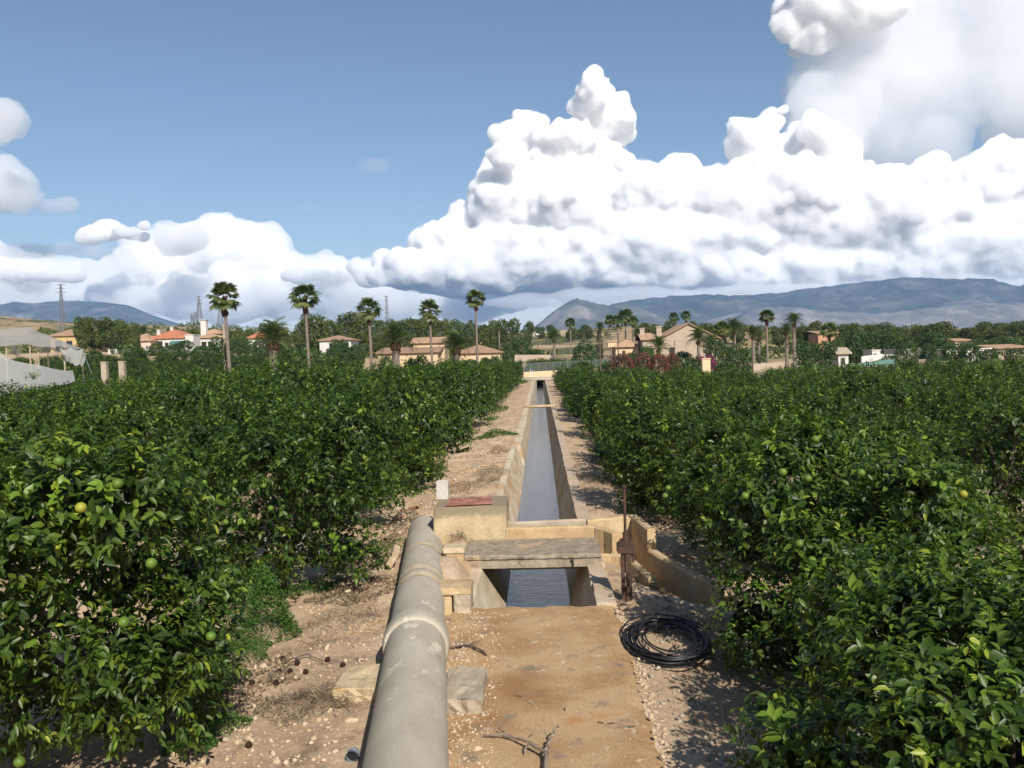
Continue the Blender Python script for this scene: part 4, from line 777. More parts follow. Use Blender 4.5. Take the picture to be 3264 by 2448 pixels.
PINEC = [blob_crown('pine_crown', rl(R_, 11, 0.22, 0.86, 0.36, 0.15, 0.25, 0.7)+[((0, 0, 0.5), (0.36, 0.36, 0.40))], 2100, 0.055, 'pine', 300+k) for k in range(5)]
BROADC = [blob_crown('broad_crown', rl(R_, 11, 0.14, 0.80, 0.36, 0.17, 0.27, 0.8)+[((0, 0, 0.44), (0.40, 0.40, 0.44))], 1900, 0.055, 'broad', 320+k) for k in range(4)]
CYPC = blob_crown('cypress_crown', [((0, 0, 0.30), (0.5, 0.5, 0.28)), ((0, 0, 0.52), (0.42, 0.42, 0.36)), ((0.03, 0, 0.75), (0.24, 0.24, 0.25))], 900, 0.06, 'cypress', 340, up=1.2)
BUSHC = [blob_crown('bush_crown', rl(R_, 8, 0.2, 0.66, 0.36, 0.2, 0.32, 0.9)+[((0, 0, 0.4), (0.45, 0.45, 0.42))], 1500, 0.07, 'broad', 350+k) for k in range(3)]
OLEC = [blob_crown('oleander_crown', rl(R_, 9, 0.25, 0.72, 0.36, 0.2, 0.3, 0.9)+[((0, 0, 0.45), (0.46, 0.46, 0.45))], 2600, 0.05, 'olean', 360+k, tmid=0.54, tvar=0.25) for k in range(2)]
BOUC = blob_crown('bougainvillea_crown', rl(R_, 7, 0.25, 0.72, 0.36, 0.2, 0.3, 0.9)+[((0, 0, 0.45), (0.46, 0.46, 0.45))], 1200, 0.07, 'bougain', 370, tmid=0.6, tvar=0.3)
def ftrunk(name, frac, r0, mat='bark', lean=0.0):
    mb = MB(); mb.tube([(0, 0, -0.08), (lean*0.3, 0, frac*0.5), (lean, 0.01, frac)], [r0, r0*0.8, r0*0.5], 7); me = bpy.data.meshes.new(name); me.from_pydata(mb.v, [], mb.f); me.materials.append(M[mat]); return me
FT = {'pine': ftrunk('pine_trunk', 0.7, 0.035, lean=0.04), 'broad': ftrunk('tree_trunk', 0.55, 0.035), 'cypress': ftrunk('cypress_trunk', 0.5, 0.08), 'bush': ftrunk('bush_stem', 0.4, 0.03)}
FC = {'pine': PINEC, 'broad': BROADC, 'cypress': [CYPC], 'bush': BUSHC, 'oleander': OLEC, 'bougainvillea': [BOUC]}
FNAME = {'pine': 'pine_tree', 'broad': 'broadleaf_tree', 'cypress': 'cypress_tree', 'bush': 'garden_bush', 'oleander': 'oleander_bush', 'bougainvillea': 'bougainvillea_bush'}
FCAT = {'pine': 'pine tree', 'broad': 'tree', 'cypress': 'cypress', 'bush': 'bush', 'oleander': 'oleander', 'bougainvillea': 'bougainvillea'}
_fk = [0]
def ftree(kind, px, py, w, Y, label, group=None, base=None):
    _fk[0] += 1; k = _fk[0]; x, _, zt = at_y(px, py, Y); z0 = tz(x, Y) if base is None else base; H = max(zt-z0, 0.6); wd = w*Y/FPX
    t = thing(FNAME[kind], label, FCAT[kind], (x, Y, z0), group, k*1.7, (wd*1.0, wd*1.0, H)); L_ = FC[kind]
    obj('trunk' if kind not in ('oleander', 'bougainvillea', 'bush') else 'stem', FT.get(kind, FT['bush']), None, t); obj('crown', L_[k % len(L_)], None, t); return t
# --- palms
def fan_leaf(seed):
    r = np.random.RandomState(seed); vs, fs = [], []; n = 15
    vs += [(-0.012, 0, 0), (0.012, 0, 0), (0.010, 0.48, 0.02), (-0.010, 0.48, 0.02)]; fs.append((0, 1, 2, 3))
    for k in range(n):
        a = -1.5+3.0*k/(n-1); L = 0.60*(1-0.10*abs(a))*(0.85+0.3*r.rand()); w = 0.055; d = (math.sin(a), math.cos(a)); o = len(vs); z0 = 0.02
        m = (d[0]*L*0.6, 0.46+d[1]*L*0.6); tip = (d[0]*L*0.95, 0.46+d[1]*L*0.95); s = (d[1]*w, -d[0]*w); zm = 0.03-0.04*abs(a); zt = zm-0.16*(0.6+0.8*r.rand())
        vs += [(0, 0.45, z0), (m[0]+s[0], m[1]+s[1], zm+0.02), (tip[0], tip[1], zt), (m[0]-s[0], m[1]-s[1], zm)]; fs.append((o, o+1, o+2, o+3))
    return np.array(vs), np.array(fs), np.full(len(vs), 0.5)
def feather_leaf(seed, n=30):
    r = np.random.RandomState(seed); vs, fs = [], []; ar = lambda t: (0, t*(1-0.10*t*t), 0.34*t-0.72*t*t*t)
    for k in range(6):
        a = Vector(ar(k/6)); b = Vector(ar((k+1)/6)); w = 0.014*(1-k/7); o = len(vs); vs += [(a.x-w, a.y, a.z), (a.x+w, a.y, a.z), (b.x+w, b.y, b.z), (b.x-w, b.y, b.z)]; fs.append((o, o+1, o+2, o+3))
    for k in range(n):
        t = 0.16+0.84*k/(n-1); c = Vector(ar(t)); ln = 0.26*(1-0.6*abs(t-0.45)/0.55)*(0.85+0.3*r.rand())
        for s in (-1, 1):
            o = len(vs); tip = c+Vector((s*ln*0.8, ln*0.55, -0.02+0.05*r.rand())); vs += [tuple(c), tuple(c+Vector((0, 0.022, 0.0))+(tip-c)*0.4), tuple(tip), tuple(c+Vector((0, -0.012, 0))+(tip-c)*0.4)]; fs.append((o, o+1, o+2, o+3))
    return np.array(vs), np.array(fs), np.full(len(vs), 0.45)
FANS = [fan_leaf(s) for s in range(3)]; FEATH = [feather_leaf(s) for s in range(3)]
def lmesh(nm, L_, tn=None):
    out = []
    for v, f, t in L_:
        me = np_mesh(nm, v, f, False, t if tn is None else np.full(len(v), tn)); me.materials.append(M['palm']); out.append(me)
    return out
FANM = lmesh('fan_frond', FANS)+lmesh('fan_frond', FANS, 0.85); FEAM = lmesh('feather_frond', FEATH)+lmesh('feather_frond', FEATH, 0.8)
def frond_set(kind, n, seed):
    """matrices of the fronds of a crown of radius about 1"""
    r = np.random.RandomState(seed); out = []
    for k in range(n):
        t = (k+0.5)/n; az = k*2.39996+r.uniform(-0.2, 0.2)
        if kind == 'fan': el = math.radians(86-130*t**0.85+r.uniform(-10, 10)); L = r.uniform(0.88, 1.12)
        else: el = math.radians(82-105*t+r.uniform(-6, 6)); L = r.uniform(0.9, 1.08)
        m = Matrix.Rotation(az, 4, 'Z') @ Matrix.Rotation(el, 4, 'X') @ Matrix.Rotation(r.uniform(-0.4, 0.4), 4, 'Y') @ Matrix.Diagonal((L, L, L, 1)); out.append((m, r.randint(3)+(3 if t > 0.72 and kind == 'fan' or r.rand() < 0.1 else 0)))
    return out
def merged_crown(nm, kind, n, seed):
    V, F_, T_ = [], [], []; off = 0; src = FANS if kind == 'fan' else FEATH
    for m, k in frond_set(kind, n, seed):
        v, f, t = src[k % 3]; A = np.array(m)[:3, :3]; V.append(v@A.T); F_.append(f+off); T_.append(t+(0.3 if k > 2 else 0)+0.1*math.sin(off)); off += len(v)
    me = np_mesh(nm, np.concatenate(V), np.concatenate(F_), False, np.concatenate(T_)); me.materials.append(M['palm']); return me
FANCROWN = [merged_crown('fan_crown', 'fan', 34, s) for s in (1, 2, 3)]; FEACROWN = [merged_crown('feather_crown', 'feather', 46, s) for s in (4, 5, 6)]
def palm(kind, px, py, w, Y, label, group, detail=False, lean=0.0, seed=1, base=None, trunk_r=0.17, crownk=0.55):
    """py = top of the crown, w = crown width in the survey picture"""
    x, _, zt = at_y(px, py, Y); z0 = tz(x, Y) if base is None else base; R = w*Y/FPX*0.5*(1.0 if kind == 'fan' else 1.02); zc = zt-R*(0.86 if kind == 'fan' else 0.72); h = max(zc-z0, 0.5)
    t = thing('fan_palm' if kind == 'fan' else 'date_palm', label, 'palm tree', (x, Y, z0), group); mb = MB(); n = 10
    ra = trunk_r if kind == 'fan' else trunk_r*1.6
    pts = [(lean*h*(i/n)**2-lean*h*0.0, 0, -0.3+(h+0.3)*i/n) for i in range(n+1)]; mb.tube(pts, [ra*(1.25-0.42*i/n+(0.25 if i == 0 else 0)) for i in range(n+1)], 10); mb.build('trunk', M['palmbark'], t)
    top = Vector(pts[-1]); sk = MB()
    if kind == 'fan': sk.tube([top+Vector((0, 0, -R*1.0)), top+Vector((0, 0, -R*0.85)), top+Vector((0, 0, -R*0.4)), top+Vector((0, 0, R*0.05))], [ra*0.9, ra*1.5, ra*1.9, ra*1.3], 11)
    else: sk.tube([top+Vector((0, 0, -R*0.34)), top+Vector((0, 0, -R*0.26)), top+Vector((0, 0, -R*0.12)), top+Vector((0, 0, R*0.02))], [ra*1.0, ra*1.35, ra*1.4, ra*0.6], 11)
    for k_ in range(26):                                       # ragged old leaf bases
        a = k_*2.4; zz = -(0.9 if kind == 'fan' else 0.4)*R*((k_*0.618) % 1); q = ra*(1.5 if kind == 'fan' else 1.15)
        sk.box((top.x+q*math.cos(a), top.y+q*math.sin(a), top.z+zz), (0.14, 0.14, 0.3), rz=a, ry=0.5)
    sk.build('leaf_bases', M['palmskirt'], t)
    if detail:
        for m, k in frond_set(kind, 26 if kind == 'fan' else 46, seed):
            ob = bpy.data.objects.new('frond', (FANM if kind == 'fan' else FEAM)[k]); COL.objects.link(ob); ob.parent = t; ob.matrix_basis = Matrix.Translation(top) @ Matrix.Scale(R, 4) @ m
    else:
        C_ = FANCROWN if kind == 'fan' else FEACROWN; ob = obj('crown', C_[seed % 3], None, t); ob.location = top; ob.scale = (R, R, R); ob.rotation_euler = (0, 0, seed*1.3)
    return t
GP = 'five tall fan palms beyond the left grove'
palm('fan', 722, 898, 122, 75, 'tallest-looking fan palm, leftmost of the five behind the left grove', GP, True, -0.03, 1, trunk_r=0.15)
palm('fan', 976, 903, 108, 86, 'fan palm, second from the left of the five behind the left grove', GP, True, -0.02, 2, trunk_r=0.15)
palm('fan', 1178, 946, 92, 100, 'fan palm, third from the left of the five, dead fronds at the neck', GP, True, -0.02, 3, trunk_r=0.16)
palm('fan', 1372, 958, 84, 112, 'fan palm in front of the cream house, fourth of the five from the left', GP, True, -0.02, 4, trunk_r=0.15)
palm('fan', 1515, 922, 76, 118, 'slender fan palm nearest the canal, fifth of the five from the left', GP, True, 0.0, 5, trunk_r=0.15)
GD = 'squat date palms beyond the left grove'
palm('feather', 868, 1028, 165, 96, 'squat date palm between the two leftmost fan palms', GD, True, 0, 11, trunk_r=0.3)
palm('feather', 1258, 1032, 160, 108, 'squat date palm with a thick trunk at the corner of the cream house', GD, True, 0, 12, trunk_r=0.3)
palm('feather', 1452, 1060, 130, 118, 'squat date palm before the brown roof of the cream house', GD, True, 0, 13, trunk_r=0.3)
GR = 'palms around the villas on the right'
for i, (kind, px, py, w, Y, lab) in enumerate([
    ('fan', 1817, 1012, 42, 260, 'thin lone fan palm on the scrub hill behind the round green tree'), ('feather', 1765, 1052, 74, 190, 'date palm left of the round green tree beyond the canal'),
    ('fan', 1945, 1002, 44, 200, 'fan palm just right of the dark cypress'), ('fan', 1992, 984, 62, 215, 'big-headed fan palm, tallest of the cluster by the cypress'), ('fan', 1968, 1002, 44, 205, 'fan palm left in the cluster by the cypress'),
    ('fan', 2016, 1006, 42, 210, 'fan palm with brown dead fronds, right in the cluster by the cypress'), ('feather', 1912, 1028, 48, 215, 'date palm rising behind the dark cypress'), ('feather', 2035, 1045, 56, 205, 'date palm left of the big villa chimney'),
    ('fan', 2148, 996, 40, 250, 'fan palm on the skyline above the big villa roof, left of a pair'), ('fan', 2186, 990, 40, 250, 'fan palm on the skyline above the big villa roof, right of a pair'),
    ('feather', 2098, 1076, 92, 150, 'leaning date palm before the left end of the big villa'), ('feather', 2225, 1050, 92, 145, 'bushy date palm before the right gable of the big villa, left one'), ('feather', 2262, 1070, 80, 150, 'bushy date palm before the right gable of the big villa, right one'),
    ('fan', 2300, 1022, 60, 160, 'fan palm right of the big villa'), ('feather', 2340, 1020, 84, 165, 'tall date palm right of the big villa'), ('feather', 2400, 1040, 80, 150, 'date palm behind the bright green tree, hanging fronds'),
    ('fan', 2443, 986, 56, 150, 'tall thin fan palm standing clear right of the villa garden'), ('feather', 2418, 1055, 66, 160, 'short date palm at the foot of the tall thin fan palm'), ('feather', 2530, 1000, 78, 150, 'tall dark date palm, right of two with thick trunks'),
    ('feather', 2506, 1035, 66, 155, 'dark date palm, left of two with thick trunks'), ('fan', 2642, 1026, 66, 160, 'fan palm before the orange house'), ('feather', 1420, 1075, 10, 200, ''), ('fan', 1590, 1030, 26, 210, 'small fan palm among the pines right of the cream house'),
    ('feather', 455, 1040, 60, 230, 'date palm behind the pine clump and the white houses')]):
    if lab: palm(kind, px, py, w, Y, lab, GR if px > 1700 else 'small palms among the left houses', False, 0, i+1, trunk_r=0.17)
# --- pines and trees
GPN = 'pines and trees along the skyline'
PN = [(262, 1008, 62, 178), (300, 1012, 84, 182), (350, 1013, 90, 180), (395, 1022, 60, 178), (430, 1035, 40, 186), (548, 1040, 40, 260), (620, 1048, 40, 250)]
for i, (px, py, w, Y) in enumerate(PN): ftree('pine', px, py, w, Y, 'pine, %s from the left in the clump beside the white houses' % ordn(i), 'pine clump beside the white houses')
PB = [(958, 1018, 60), (1000, 998, 84), (1048, 1008, 70), (1102, 996, 90), (1150, 1010, 70), (1200, 1012, 80), (1245, 1020, 60), (1310, 1002, 84), (1360, 1012, 70), (1400, 1014, 80), (1445, 1020, 70), (1490, 1022, 60), (1540, 1024, 70), (1580, 1020, 50), (1625, 1014, 70), (850, 1030, 46), (900, 1040, 50), (790, 1044, 46), (745, 1048, 50)]
for i, (px, py, w) in enumerate(sorted(PB)): ftree('pine', px, py, w*1.15, 200+17*((i*7) % 5), 'pine, %s from the left in the dark belt behind the fan palms' % ordn(i), 'pine belt behind the fan palms')
HB = [(1680, 1024, 44, 300), (1722, 1040, 34, 340), (1755, 1030, 34, 340), (1818, 1046, 40, 320), (1848, 1048, 30, 330), (1872, 1034, 40, 340), (1880, 1052, 26, 330), (2052, 1020, 60, 260), (2090, 1032, 40, 270), (2110, 1040, 50, 270), (2135, 1016, 46, 260), (2205, 1024, 50, 270), (2165, 1030, 40, 270)]
for i, (px, py, w, Y) in enumerate(HB): ftree('pine', px, py, w, Y, 'rounded pine, %s from the left on the dry hill beyond the canal' % ordn(i), 'pines on the dry hill')
RP = [(2250, 1030, 60), (2300, 1034, 60), (2350, 1030, 50), (2560, 1030, 50), (2590, 1024, 56), (2700, 1030, 60), (2735, 1032, 70), (2790, 1030, 84), (2840, 1036, 70), (2880, 1042, 60), (2935, 1036, 60), (2975, 1026, 90), (3045, 1050, 60), (3085, 1044, 60), (3120, 1050, 60), (3155, 1024, 84), (3205, 1040, 70), (3250, 1022, 80), (3290, 1030, 70), (2480, 1040, 40), (3180, 1052, 60), (3020, 1040, 50)]
for i, (px, py, w) in enumerate(sorted(RP)): ftree('pine', px, py, w*1.2, 205+19*((i*5) % 6), 'pine, %s from the left in the wood right of the villas' % ordn(i), 'pine wood right of the villas')
DK = [(2835, 1048, 90, 165, 'broad'), (2770, 1050, 110, 170, 'broad'), (2720, 1052, 80, 168, 'broad'), (2980, 1045, 90, 172, 'broad'), (2890, 1075, 70, 150, 'broad'), (3040, 1085, 80, 150, 'broad'), (3110, 1075, 70, 180, 'broad'), (3200, 1070, 80, 180, 'broad'), (3150, 1110, 70, 140, 'broad'), (2960, 1095, 60, 150, 'broad'), (3240, 1100, 80, 140, 'broad'), (2680, 1085, 50, 150, 'broad')]
for i, (px, py, w, Y, k) in enumerate(sorted(DK)): ftree(k, px, py, w, Y, 'dark leafy tree, %s from the left behind the right grove near the white walls' % ordn(i), 'dark trees near the white walls')
for (k, px, py, w, Y, lab) in [
    ('broad', 1862, 1080, 92, 165, 'round dense green tree beyond the canal bridge'), ('cypress', 1909, 1042, 26, 185, 'dark column-shaped cypress left of the small villa'), ('cypress', 356, 1050, 18, 172, 'slim dark cypress, left of two by the pine clump'), ('cypress', 380, 1052, 18, 172, 'slim dark cypress, right of two by the pine clump'),
    ('broad', 2345, 1098, 95, 128, 'bright green spreading tree beside the bougainvillea'), ('broad', 2595, 1085, 120, 135, 'full green tree right of the two dark date palms'), ('bush', 2310, 1140, 70, 118, 'agave-like grey green bush beside the gate pillar'), ('bush', 2200, 1125, 60, 118, 'grey green bush right of the red oleanders'),
    ('bush', 2175, 1105, 80, 150, 'olive-like grey bush before the big villa wall'), ('bush', 1700, 1100, 60, 175, 'olive tree at the left of the white garden wall'), ('broad', 1660, 1070, 70, 185, 'grey green tree right of the pine belt by the canal'), ('bush', 1615, 1085, 60, 180, 'olive grey tree behind the cream house corner'),
    ('bush', 1545, 1122, 50, 128, 'green garden bush at the right end of the cream house'), ('bush', 1345, 1112, 60, 122, 'green bush before the cream house wall'), ('bush', 1110, 1095, 70, 165, 'green bush before the white porch'), ('bush', 1065, 1095, 60, 165, 'dark bush left of the white porch'),
    ('broad', 690, 1072, 80, 150, 'round dark tree left of the first fan palm'), ('broad', 760, 1075, 80, 160, 'dark tree right of the first fan palm'), ('broad', 900, 1080, 70, 150, 'dark tree left of the second fan palm'), ('bush', 545, 1092, 60, 165, 'green bush before the red-roofed white house'), ('bush', 495, 1088, 50, 168, 'clipped hedge bush left of the red-roofed white house'),
    ('bush', 300, 1105, 60, 150, 'pale green bush behind the white garden wall'), ('bush', 225, 1088, 50, 155, 'green bush below the ochre house'), ('bush', 680, 1085, 60, 150, 'green bush right of the tan-roofed house'), ('broad', 712, 1078, 40, 78, 'leafy young tree beside the first fan palm trunk'),
    ('bush', 430, 1098, 70, 160, 'green garden bush before the small white house with the blue awning'), ('broad', 585, 1080, 54, 168, 'leafy tree before the white stair tower'), ('bush', 640, 1094, 70, 160, 'green bush before the villa with the tall chimney'), ('broad', 830, 1072, 60, 170, 'dark tree before the red-roofed cottage'),
    ('broad', 1085, 1078, 60, 172, 'dark tree before the bungalow roof'), ('bush', 1135, 1085, 60, 165, 'green bush at the right end of the bungalow'), ('bush', 1235, 1112, 50, 122, 'dark bush at the left corner of the cream house'), ('bush', 1310, 1122, 44, 122, 'low green bush before the cream house middle'), ('bush', 1500, 1128, 60, 124, 'round bush before the low white wing'), ('bush', 1580, 1118, 50, 128, 'dark bush past the low white wing'),
    ('broad', 2060, 1092, 60, 146, 'leafy tree before the left wing of the big villa'), ('bush', 2150, 1120, 70, 126, 'green bush before the big villa wall'), ('broad', 2280, 1080, 70, 142, 'leafy tree at the right corner of the big villa'), ('bush', 2010, 1108, 50, 140, 'green bush before the small cream villa'), ('broad', 2660, 1070, 70, 150, 'leafy tree before the orange house'), ('bush', 2830, 1120, 60, 130, 'dark bush between the white huts'), ('broad', 3090, 1092, 80, 145, 'leafy tree before the long white shed'),
    ('oleander', 1985, 1116, 78, 112, 'dark red oleander bush, first of four from the left behind the right grove'), ('oleander', 2042, 1118, 74, 112, 'red oleander bush, second of four from the left behind the right grove'), ('oleander', 2098, 1118, 76, 112, 'brightest red oleander bush, third of four from the left'), ('oleander', 2146, 1120, 62, 113, 'red oleander bush at the right end of the four'),
    ('bougainvillea', 2262, 1130, 44, 122, 'magenta bougainvillea above the gate pillar'), ('bougainvillea', 2232, 1134, 44, 124, 'dull purple bougainvillea left of the gate pillar')]:
    ftree(k, px, py, w, Y, lab, None)
# --- second grove on the rising ground and hedges, seen as a mass
def mass(name, pts, mat, n, L, seed):
    r = np.random.RandomState(seed); V, F_, T_ = [], [], []; off = 0
    for (x, y, z, R, h) in pts:
        m = n; d = norm(r.randn(m, 3)); d[:, 2] = np.abs(d[:, 2]); rr = 1+0.3*(fbm(d*2+x, 2, seed)-0.5)[:, None]; p = d*np.array([R, R, h])*rr+np.array([x, y, z])
        v, f = cards(p, norm(d*0.5+r.randn(m, 3)), norm(d+0.5*r.randn(m, 3)+np.array([0, 0, 0.4])), L*(0.6+0.8*r.rand(m)), 0.6*L*np.ones(m), 0.15, 0.1); V.append(v); F_.append(f+off); off += len(v); T_.append(np.repeat(np.clip(0.45+0.2*r.randn(m)+0.1*r.randn(), 0, 1), 5))
    tag(obj(name, np_mesh(name, np.concatenate(V), np.concatenate(F_), False, np.concatenate(T_)), M[mat]), kind='stuff')
r = np.random.RandomState(3)
pts = [(x, y, tz(x, y)-0.3, 2.6, r.uniform(1.3, 2.2)) for y in (100, 106, 112, 119, 127) for x in np.arange(y*0.17+r.rand()*3, y*0.6, 5.0) if not (x < 30 and y < 112)]
mass('distant_shrubbery', pts, 'broad', 140, 0.5, 2)
mass('hedge', [(x, 170, tz(x, 170)-0.1, 1.0, 2.0) for x in np.arange(4, 16.5, 0.9)], 'broad', 90, 0.25, 4)
r = np.random.RandomState(9); pts = []
for k in range(700):
    y = r.uniform(212, 440); az = r.uniform(-0.64, 0.62)
    if -0.03 < az < 0.16 and r.rand() < 0.72: continue
    if az < -0.50 and y > 330: continue
    s = r.uniform(0.8, 2.8)*(1.0 if abs(az) > 0.16 else 0.7); pts.append((az*y, y, tz(az*y, y)-0.3, s*1.1, s))
mass('distant_scrub', pts, 'pine', 40, 1.1, 5)
pts = []
for k in range(150):
    az = r.choice([r.uniform(-0.52, -0.10), r.uniform(0.17, 0.60)]); y = r.uniform(172, 212); h = r.uniform(1.2, 2.6)
    if -0.47 < az < -0.33 or 0.09 < az < 0.22: y = r.uniform(212, 230)
    pts.append((az*y, y, tz(az*y, y)-0.3, h*0.9, h))
mass('distant_shrubbery', pts, 'broad', 90, 0.8, 6)
# ------------------------------------------------------------------ buildings
def stucco(name, c): return rough_mat(name, [(0.25, tuple(v*0.82 for v in c)), (0.5, c), (0.75, tuple(min(v*1.08, 0.85) for v in c))], 0.6, fine=3.0, finek=0.12, bump=0.15, bscale=3)
def tiles(name, c):
    m, b, bs = newmat(name); P = pos(b); w = b.n('ShaderNodeTexWave'); w.bands_direction = 'X'; b.put(w.inputs['Vector'], P); w.inputs['Scale'].default_value = 1.2; w.inputs['Distortion'].default_value = 0.4
    col = b.ramp(b.noise(P, 1.2, 5, 0.7), [(0.25, tuple(v*0.7 for v in c)), (0.5, c), (0.75, tuple(v*1.25 for v in c))]); b.put(bs.inputs['Base Color'], col); bs.inputs['Roughness'].default_value = 0.9
    bp = b.n('ShaderNodeBump'); bp.inputs['Strength'].default_value = 0.6; bp.inputs['Distance'].default_value = 0.1; b.put(bp.inputs['Height'], w.outputs[0]); b.put(bs.inputs['Normal'], bp.outputs[0]); return m
M.update(cream=stucco('cream_stucco', (0.58, 0.44, 0.27)), white=stucco('white_stucco', (0.56, 0.54, 0.50)), ochrew=stucco('ochre_stucco', (0.50, 0.36, 0.17)), beige=stucco('beige_stucco', (0.40, 0.32, 0.24)), pinkw=stucco('pink_stucco', (0.62, 0.47, 0.36)), orangew=stucco('orange_stucco', (0.52, 0.27, 0.16)),
         tile=tiles('brown_tiles', (0.33, 0.20, 0.125)), redtile=tiles('red_tiles', (0.46, 0.17, 0.085)), tantile=tiles('tan_tiles', (0.42, 0.26, 0.155)), pane=plain('window_glass', (0.02, 0.024, 0.028), 0.15, spec=0.6), frame=plain('window_frame', (0.16, 0.11, 0.08), 0.6), wframe=plain('white_frame', (0.6, 0.6, 0.58), 0.6), awn=plain('awning_cloth', (0.05, 0.16, 0.16), 0.8), bawn=plain('blue_awning', (0.10, 0.22, 0.45), 0.8))
def roof_part(par, x0, x1, y0, y1, z, rise, kind, mat, e=0.45, th=0.14):
    x0 -= e; x1 += e; y0 -= e; y1 += e; mb = MB(); xm, ym = (x0+x1)/2, (y0+y1)/2
    if kind == 'hip':
        h = min((x1-x0), (y1-y0))/2*0.9
        if x1-x0 >= y1-y0: a, c = (x0+h, ym), (x1-h, ym)
        else: a, c = (xm, y0+h), (xm, y1-h)
        top = [(x0, y0, z), (x1, y0, z), (x1, y1, z), (x0, y1, z), (a[0], a[1], z+rise), (c[0], c[1], z+rise)]
        f = [(0, 1, 5, 4), (1, 2, 5), (2, 3, 4, 5), (3, 0, 4)] if x1-x0 >= y1-y0 else [(0, 1, 4), (1, 2, 5, 4), (2, 3, 5), (3, 0, 4, 5)]
    elif kind == 'gable_x': top = [(x0, y0, z), (x1, y0, z), (x1, y1, z), (x0, y1, z), (x0, ym, z+rise), (x1, ym, z+rise)]; f = [(0, 1, 5, 4), (2, 3, 4, 5), (3, 0, 4), (1, 2, 5)]
    elif kind == 'gable_y': top = [(x0, y0, z), (x1, y0, z), (x1, y1, z), (x0, y1, z), (xm, y0, z+rise), (xm, y1, z+rise)]; f = [(1, 2, 5, 4), (3, 0, 4, 5)]
    else: top = [(x0, y0, z), (x1, y0, z), (x1, y1, z+rise), (x0, y1, z+rise)]; f = [(0, 1, 2, 3)]
    n = len(top); mb.add(top+[(a, b_, c-th) for a, b_, c in top], f+[tuple(reversed([i+n for i in q_])) for q_ in f])
    ed = [(0, 1), (1, 2), (2, 3), (3, 0)] if kind != 'gable_y' else [(1, 2), (3, 0), (0, 4), (4, 1), (2, 5), (5, 3)]
    mb.add(top+[(a, b_, c-th) for a, b_, c in top], [(i, j, j+n, i+n) for i, j in ed]); return mb.build('roof', M[mat], par)
def house(label, px0, px1, pye, Y, depth, wall, roof, rise, kind, wins=(), chim=(), group=None, name='house', eave_extra=None, base=None):
    """px0..px1 and the eave line pye survey the front; wins = (u0,u1,z0,z1,type)"""
    a = at_y(px0, pye, Y); c = at_y(px1, pye, Y); z0 = tz((a[0]+c[0])/2, Y)-0.4 if base is None else base; t = thing(name, label, 'house', (a[0], Y, z0), group); w = c[0]-a[0]; zt = max((a[2]+c[2])/2-z0, 2.6)
    mb = MB(); mb.bx(0, w, 0, depth, 0, zt)
    if kind == 'gable_y': mb.add([(0, 0, zt), (w, 0, zt), (w/2, 0, zt+rise*0.97), (0, depth, zt), (w, depth, zt), (w/2, depth, zt+rise*0.97)], [(0, 1, 2), (5, 4, 3)])
    mb.build('wall', M[wall], t)
    rf = roof_part(t, 0, w, 0, depth, zt+0.06, rise, kind, roof) if kind != 'flat' else MB().bx(-0.1, w+0.1, -0.1, depth+0.1, zt+0.004, zt+0.2).build('parapet', M[wall], t)
    for (u, hh, s, py_) in chim:
        ch = MB().bx(u*w-s/2, u*w+s/2, depth*py_-s/2, depth*py_+s/2, zt, zt+hh).bx(u*w-s*0.65, u*w+s*0.65, depth*py_-s*0.65, depth*py_+s*0.65, zt+hh+0.003, zt+hh+0.15); ch.build('chimney', M[wall], rf)
    for (u0, u1, h0, h1, ty) in wins:
        X0, X1 = u0*w, u1*w; H0, H1 = h0*zt, h1*zt; fr = MB(); q_ = 0.08; fm = M['wframe'] if ty == 'w' else M['frame']
        fr.bx(X0-q_, X0, -0.06, -0.003, H0-q_, H1+q_).bx(X1, X1+q_, -0.06, -0.003, H0-q_, H1+q_).bx(X0, X1, -0.06, -0.003, H0-q_, H0).bx(X0, X1, -0.06, -0.003, H1, H1+q_).bx((X0+X1)/2-0.03, (X0+X1)/2+0.03, -0.05, -0.004, H0, H1)
        f_ = fr.build('door' if ty == 'd' else 'window', fm, t); MB().bx(X0, X1, -0.03, -0.004, H0, H1).build('pane', M['pane'], f_)
        if ty == 'a': MB().add([(X0-0.3, -1.6, H1-0.5), (X1+0.3, -1.6, H1-0.5), (X1+0.3, -0.01, H1+0.2), (X0-0.3, -0.01, H1+0.2), (X0-0.3, -1.6, H1-0.56), (X1+0.3, -1.6, H1-0.56), (X1+0.3, -0.01, H1+0.14), (X0-0.3, -0.01, H1+0.14)], [(0, 1, 2, 3), (7, 6, 5, 4), (0, 4, 5, 1), (1, 5, 6, 2), (3, 7, 4, 0)]).build('awning', M['awn'], t)
    return t
house('low ochre house with brown tiled roof, left of the pine clump', 160, 246, 1070, 190, 9, 'ochrew', 'tile', 1.4, 'hip', [(0.2, 0.4, 0.2, 0.75, 'd'), (0.6, 0.8, 0.35, 0.7, 'n')], [(0.25, 0.9, 0.6, 0.5)])
house('plain ochre annex wall partly hidden under the pine clump', 296, 331, 1085, 188, 6, 'ochrew', 'tile', 0.6, 'shed', [(0.55, 0.85, 0.3, 0.75, 'd')])
house('small white house with brown hipped roof and blue awning, right of the two cypresses', 400, 480, 1087, 195, 8, 'pinkw', 'tantile', 1.5, 'hip', [(0.1, 0.6, 0.25, 0.8, 'd'), (0.8, 0.9, 0.3, 0.6, 'w')], [(0.55, 1.5, 0.7, 0.5)])
house('white house with bright red tiled roof and arched windows', 478, 592, 1078, 198, 10, 'white', 'redtile', 2.0, 'hip', [(0.22, 0.34, 0.3, 0.8, 'n'), (0.42, 0.50, 0.45, 0.7, 'n'), (0.62, 0.95, 0.25, 0.75, 'a')], [(0.05, 2.0, 0.7, 0.4), (0.42, 2.6, 0.6, 0.4)])
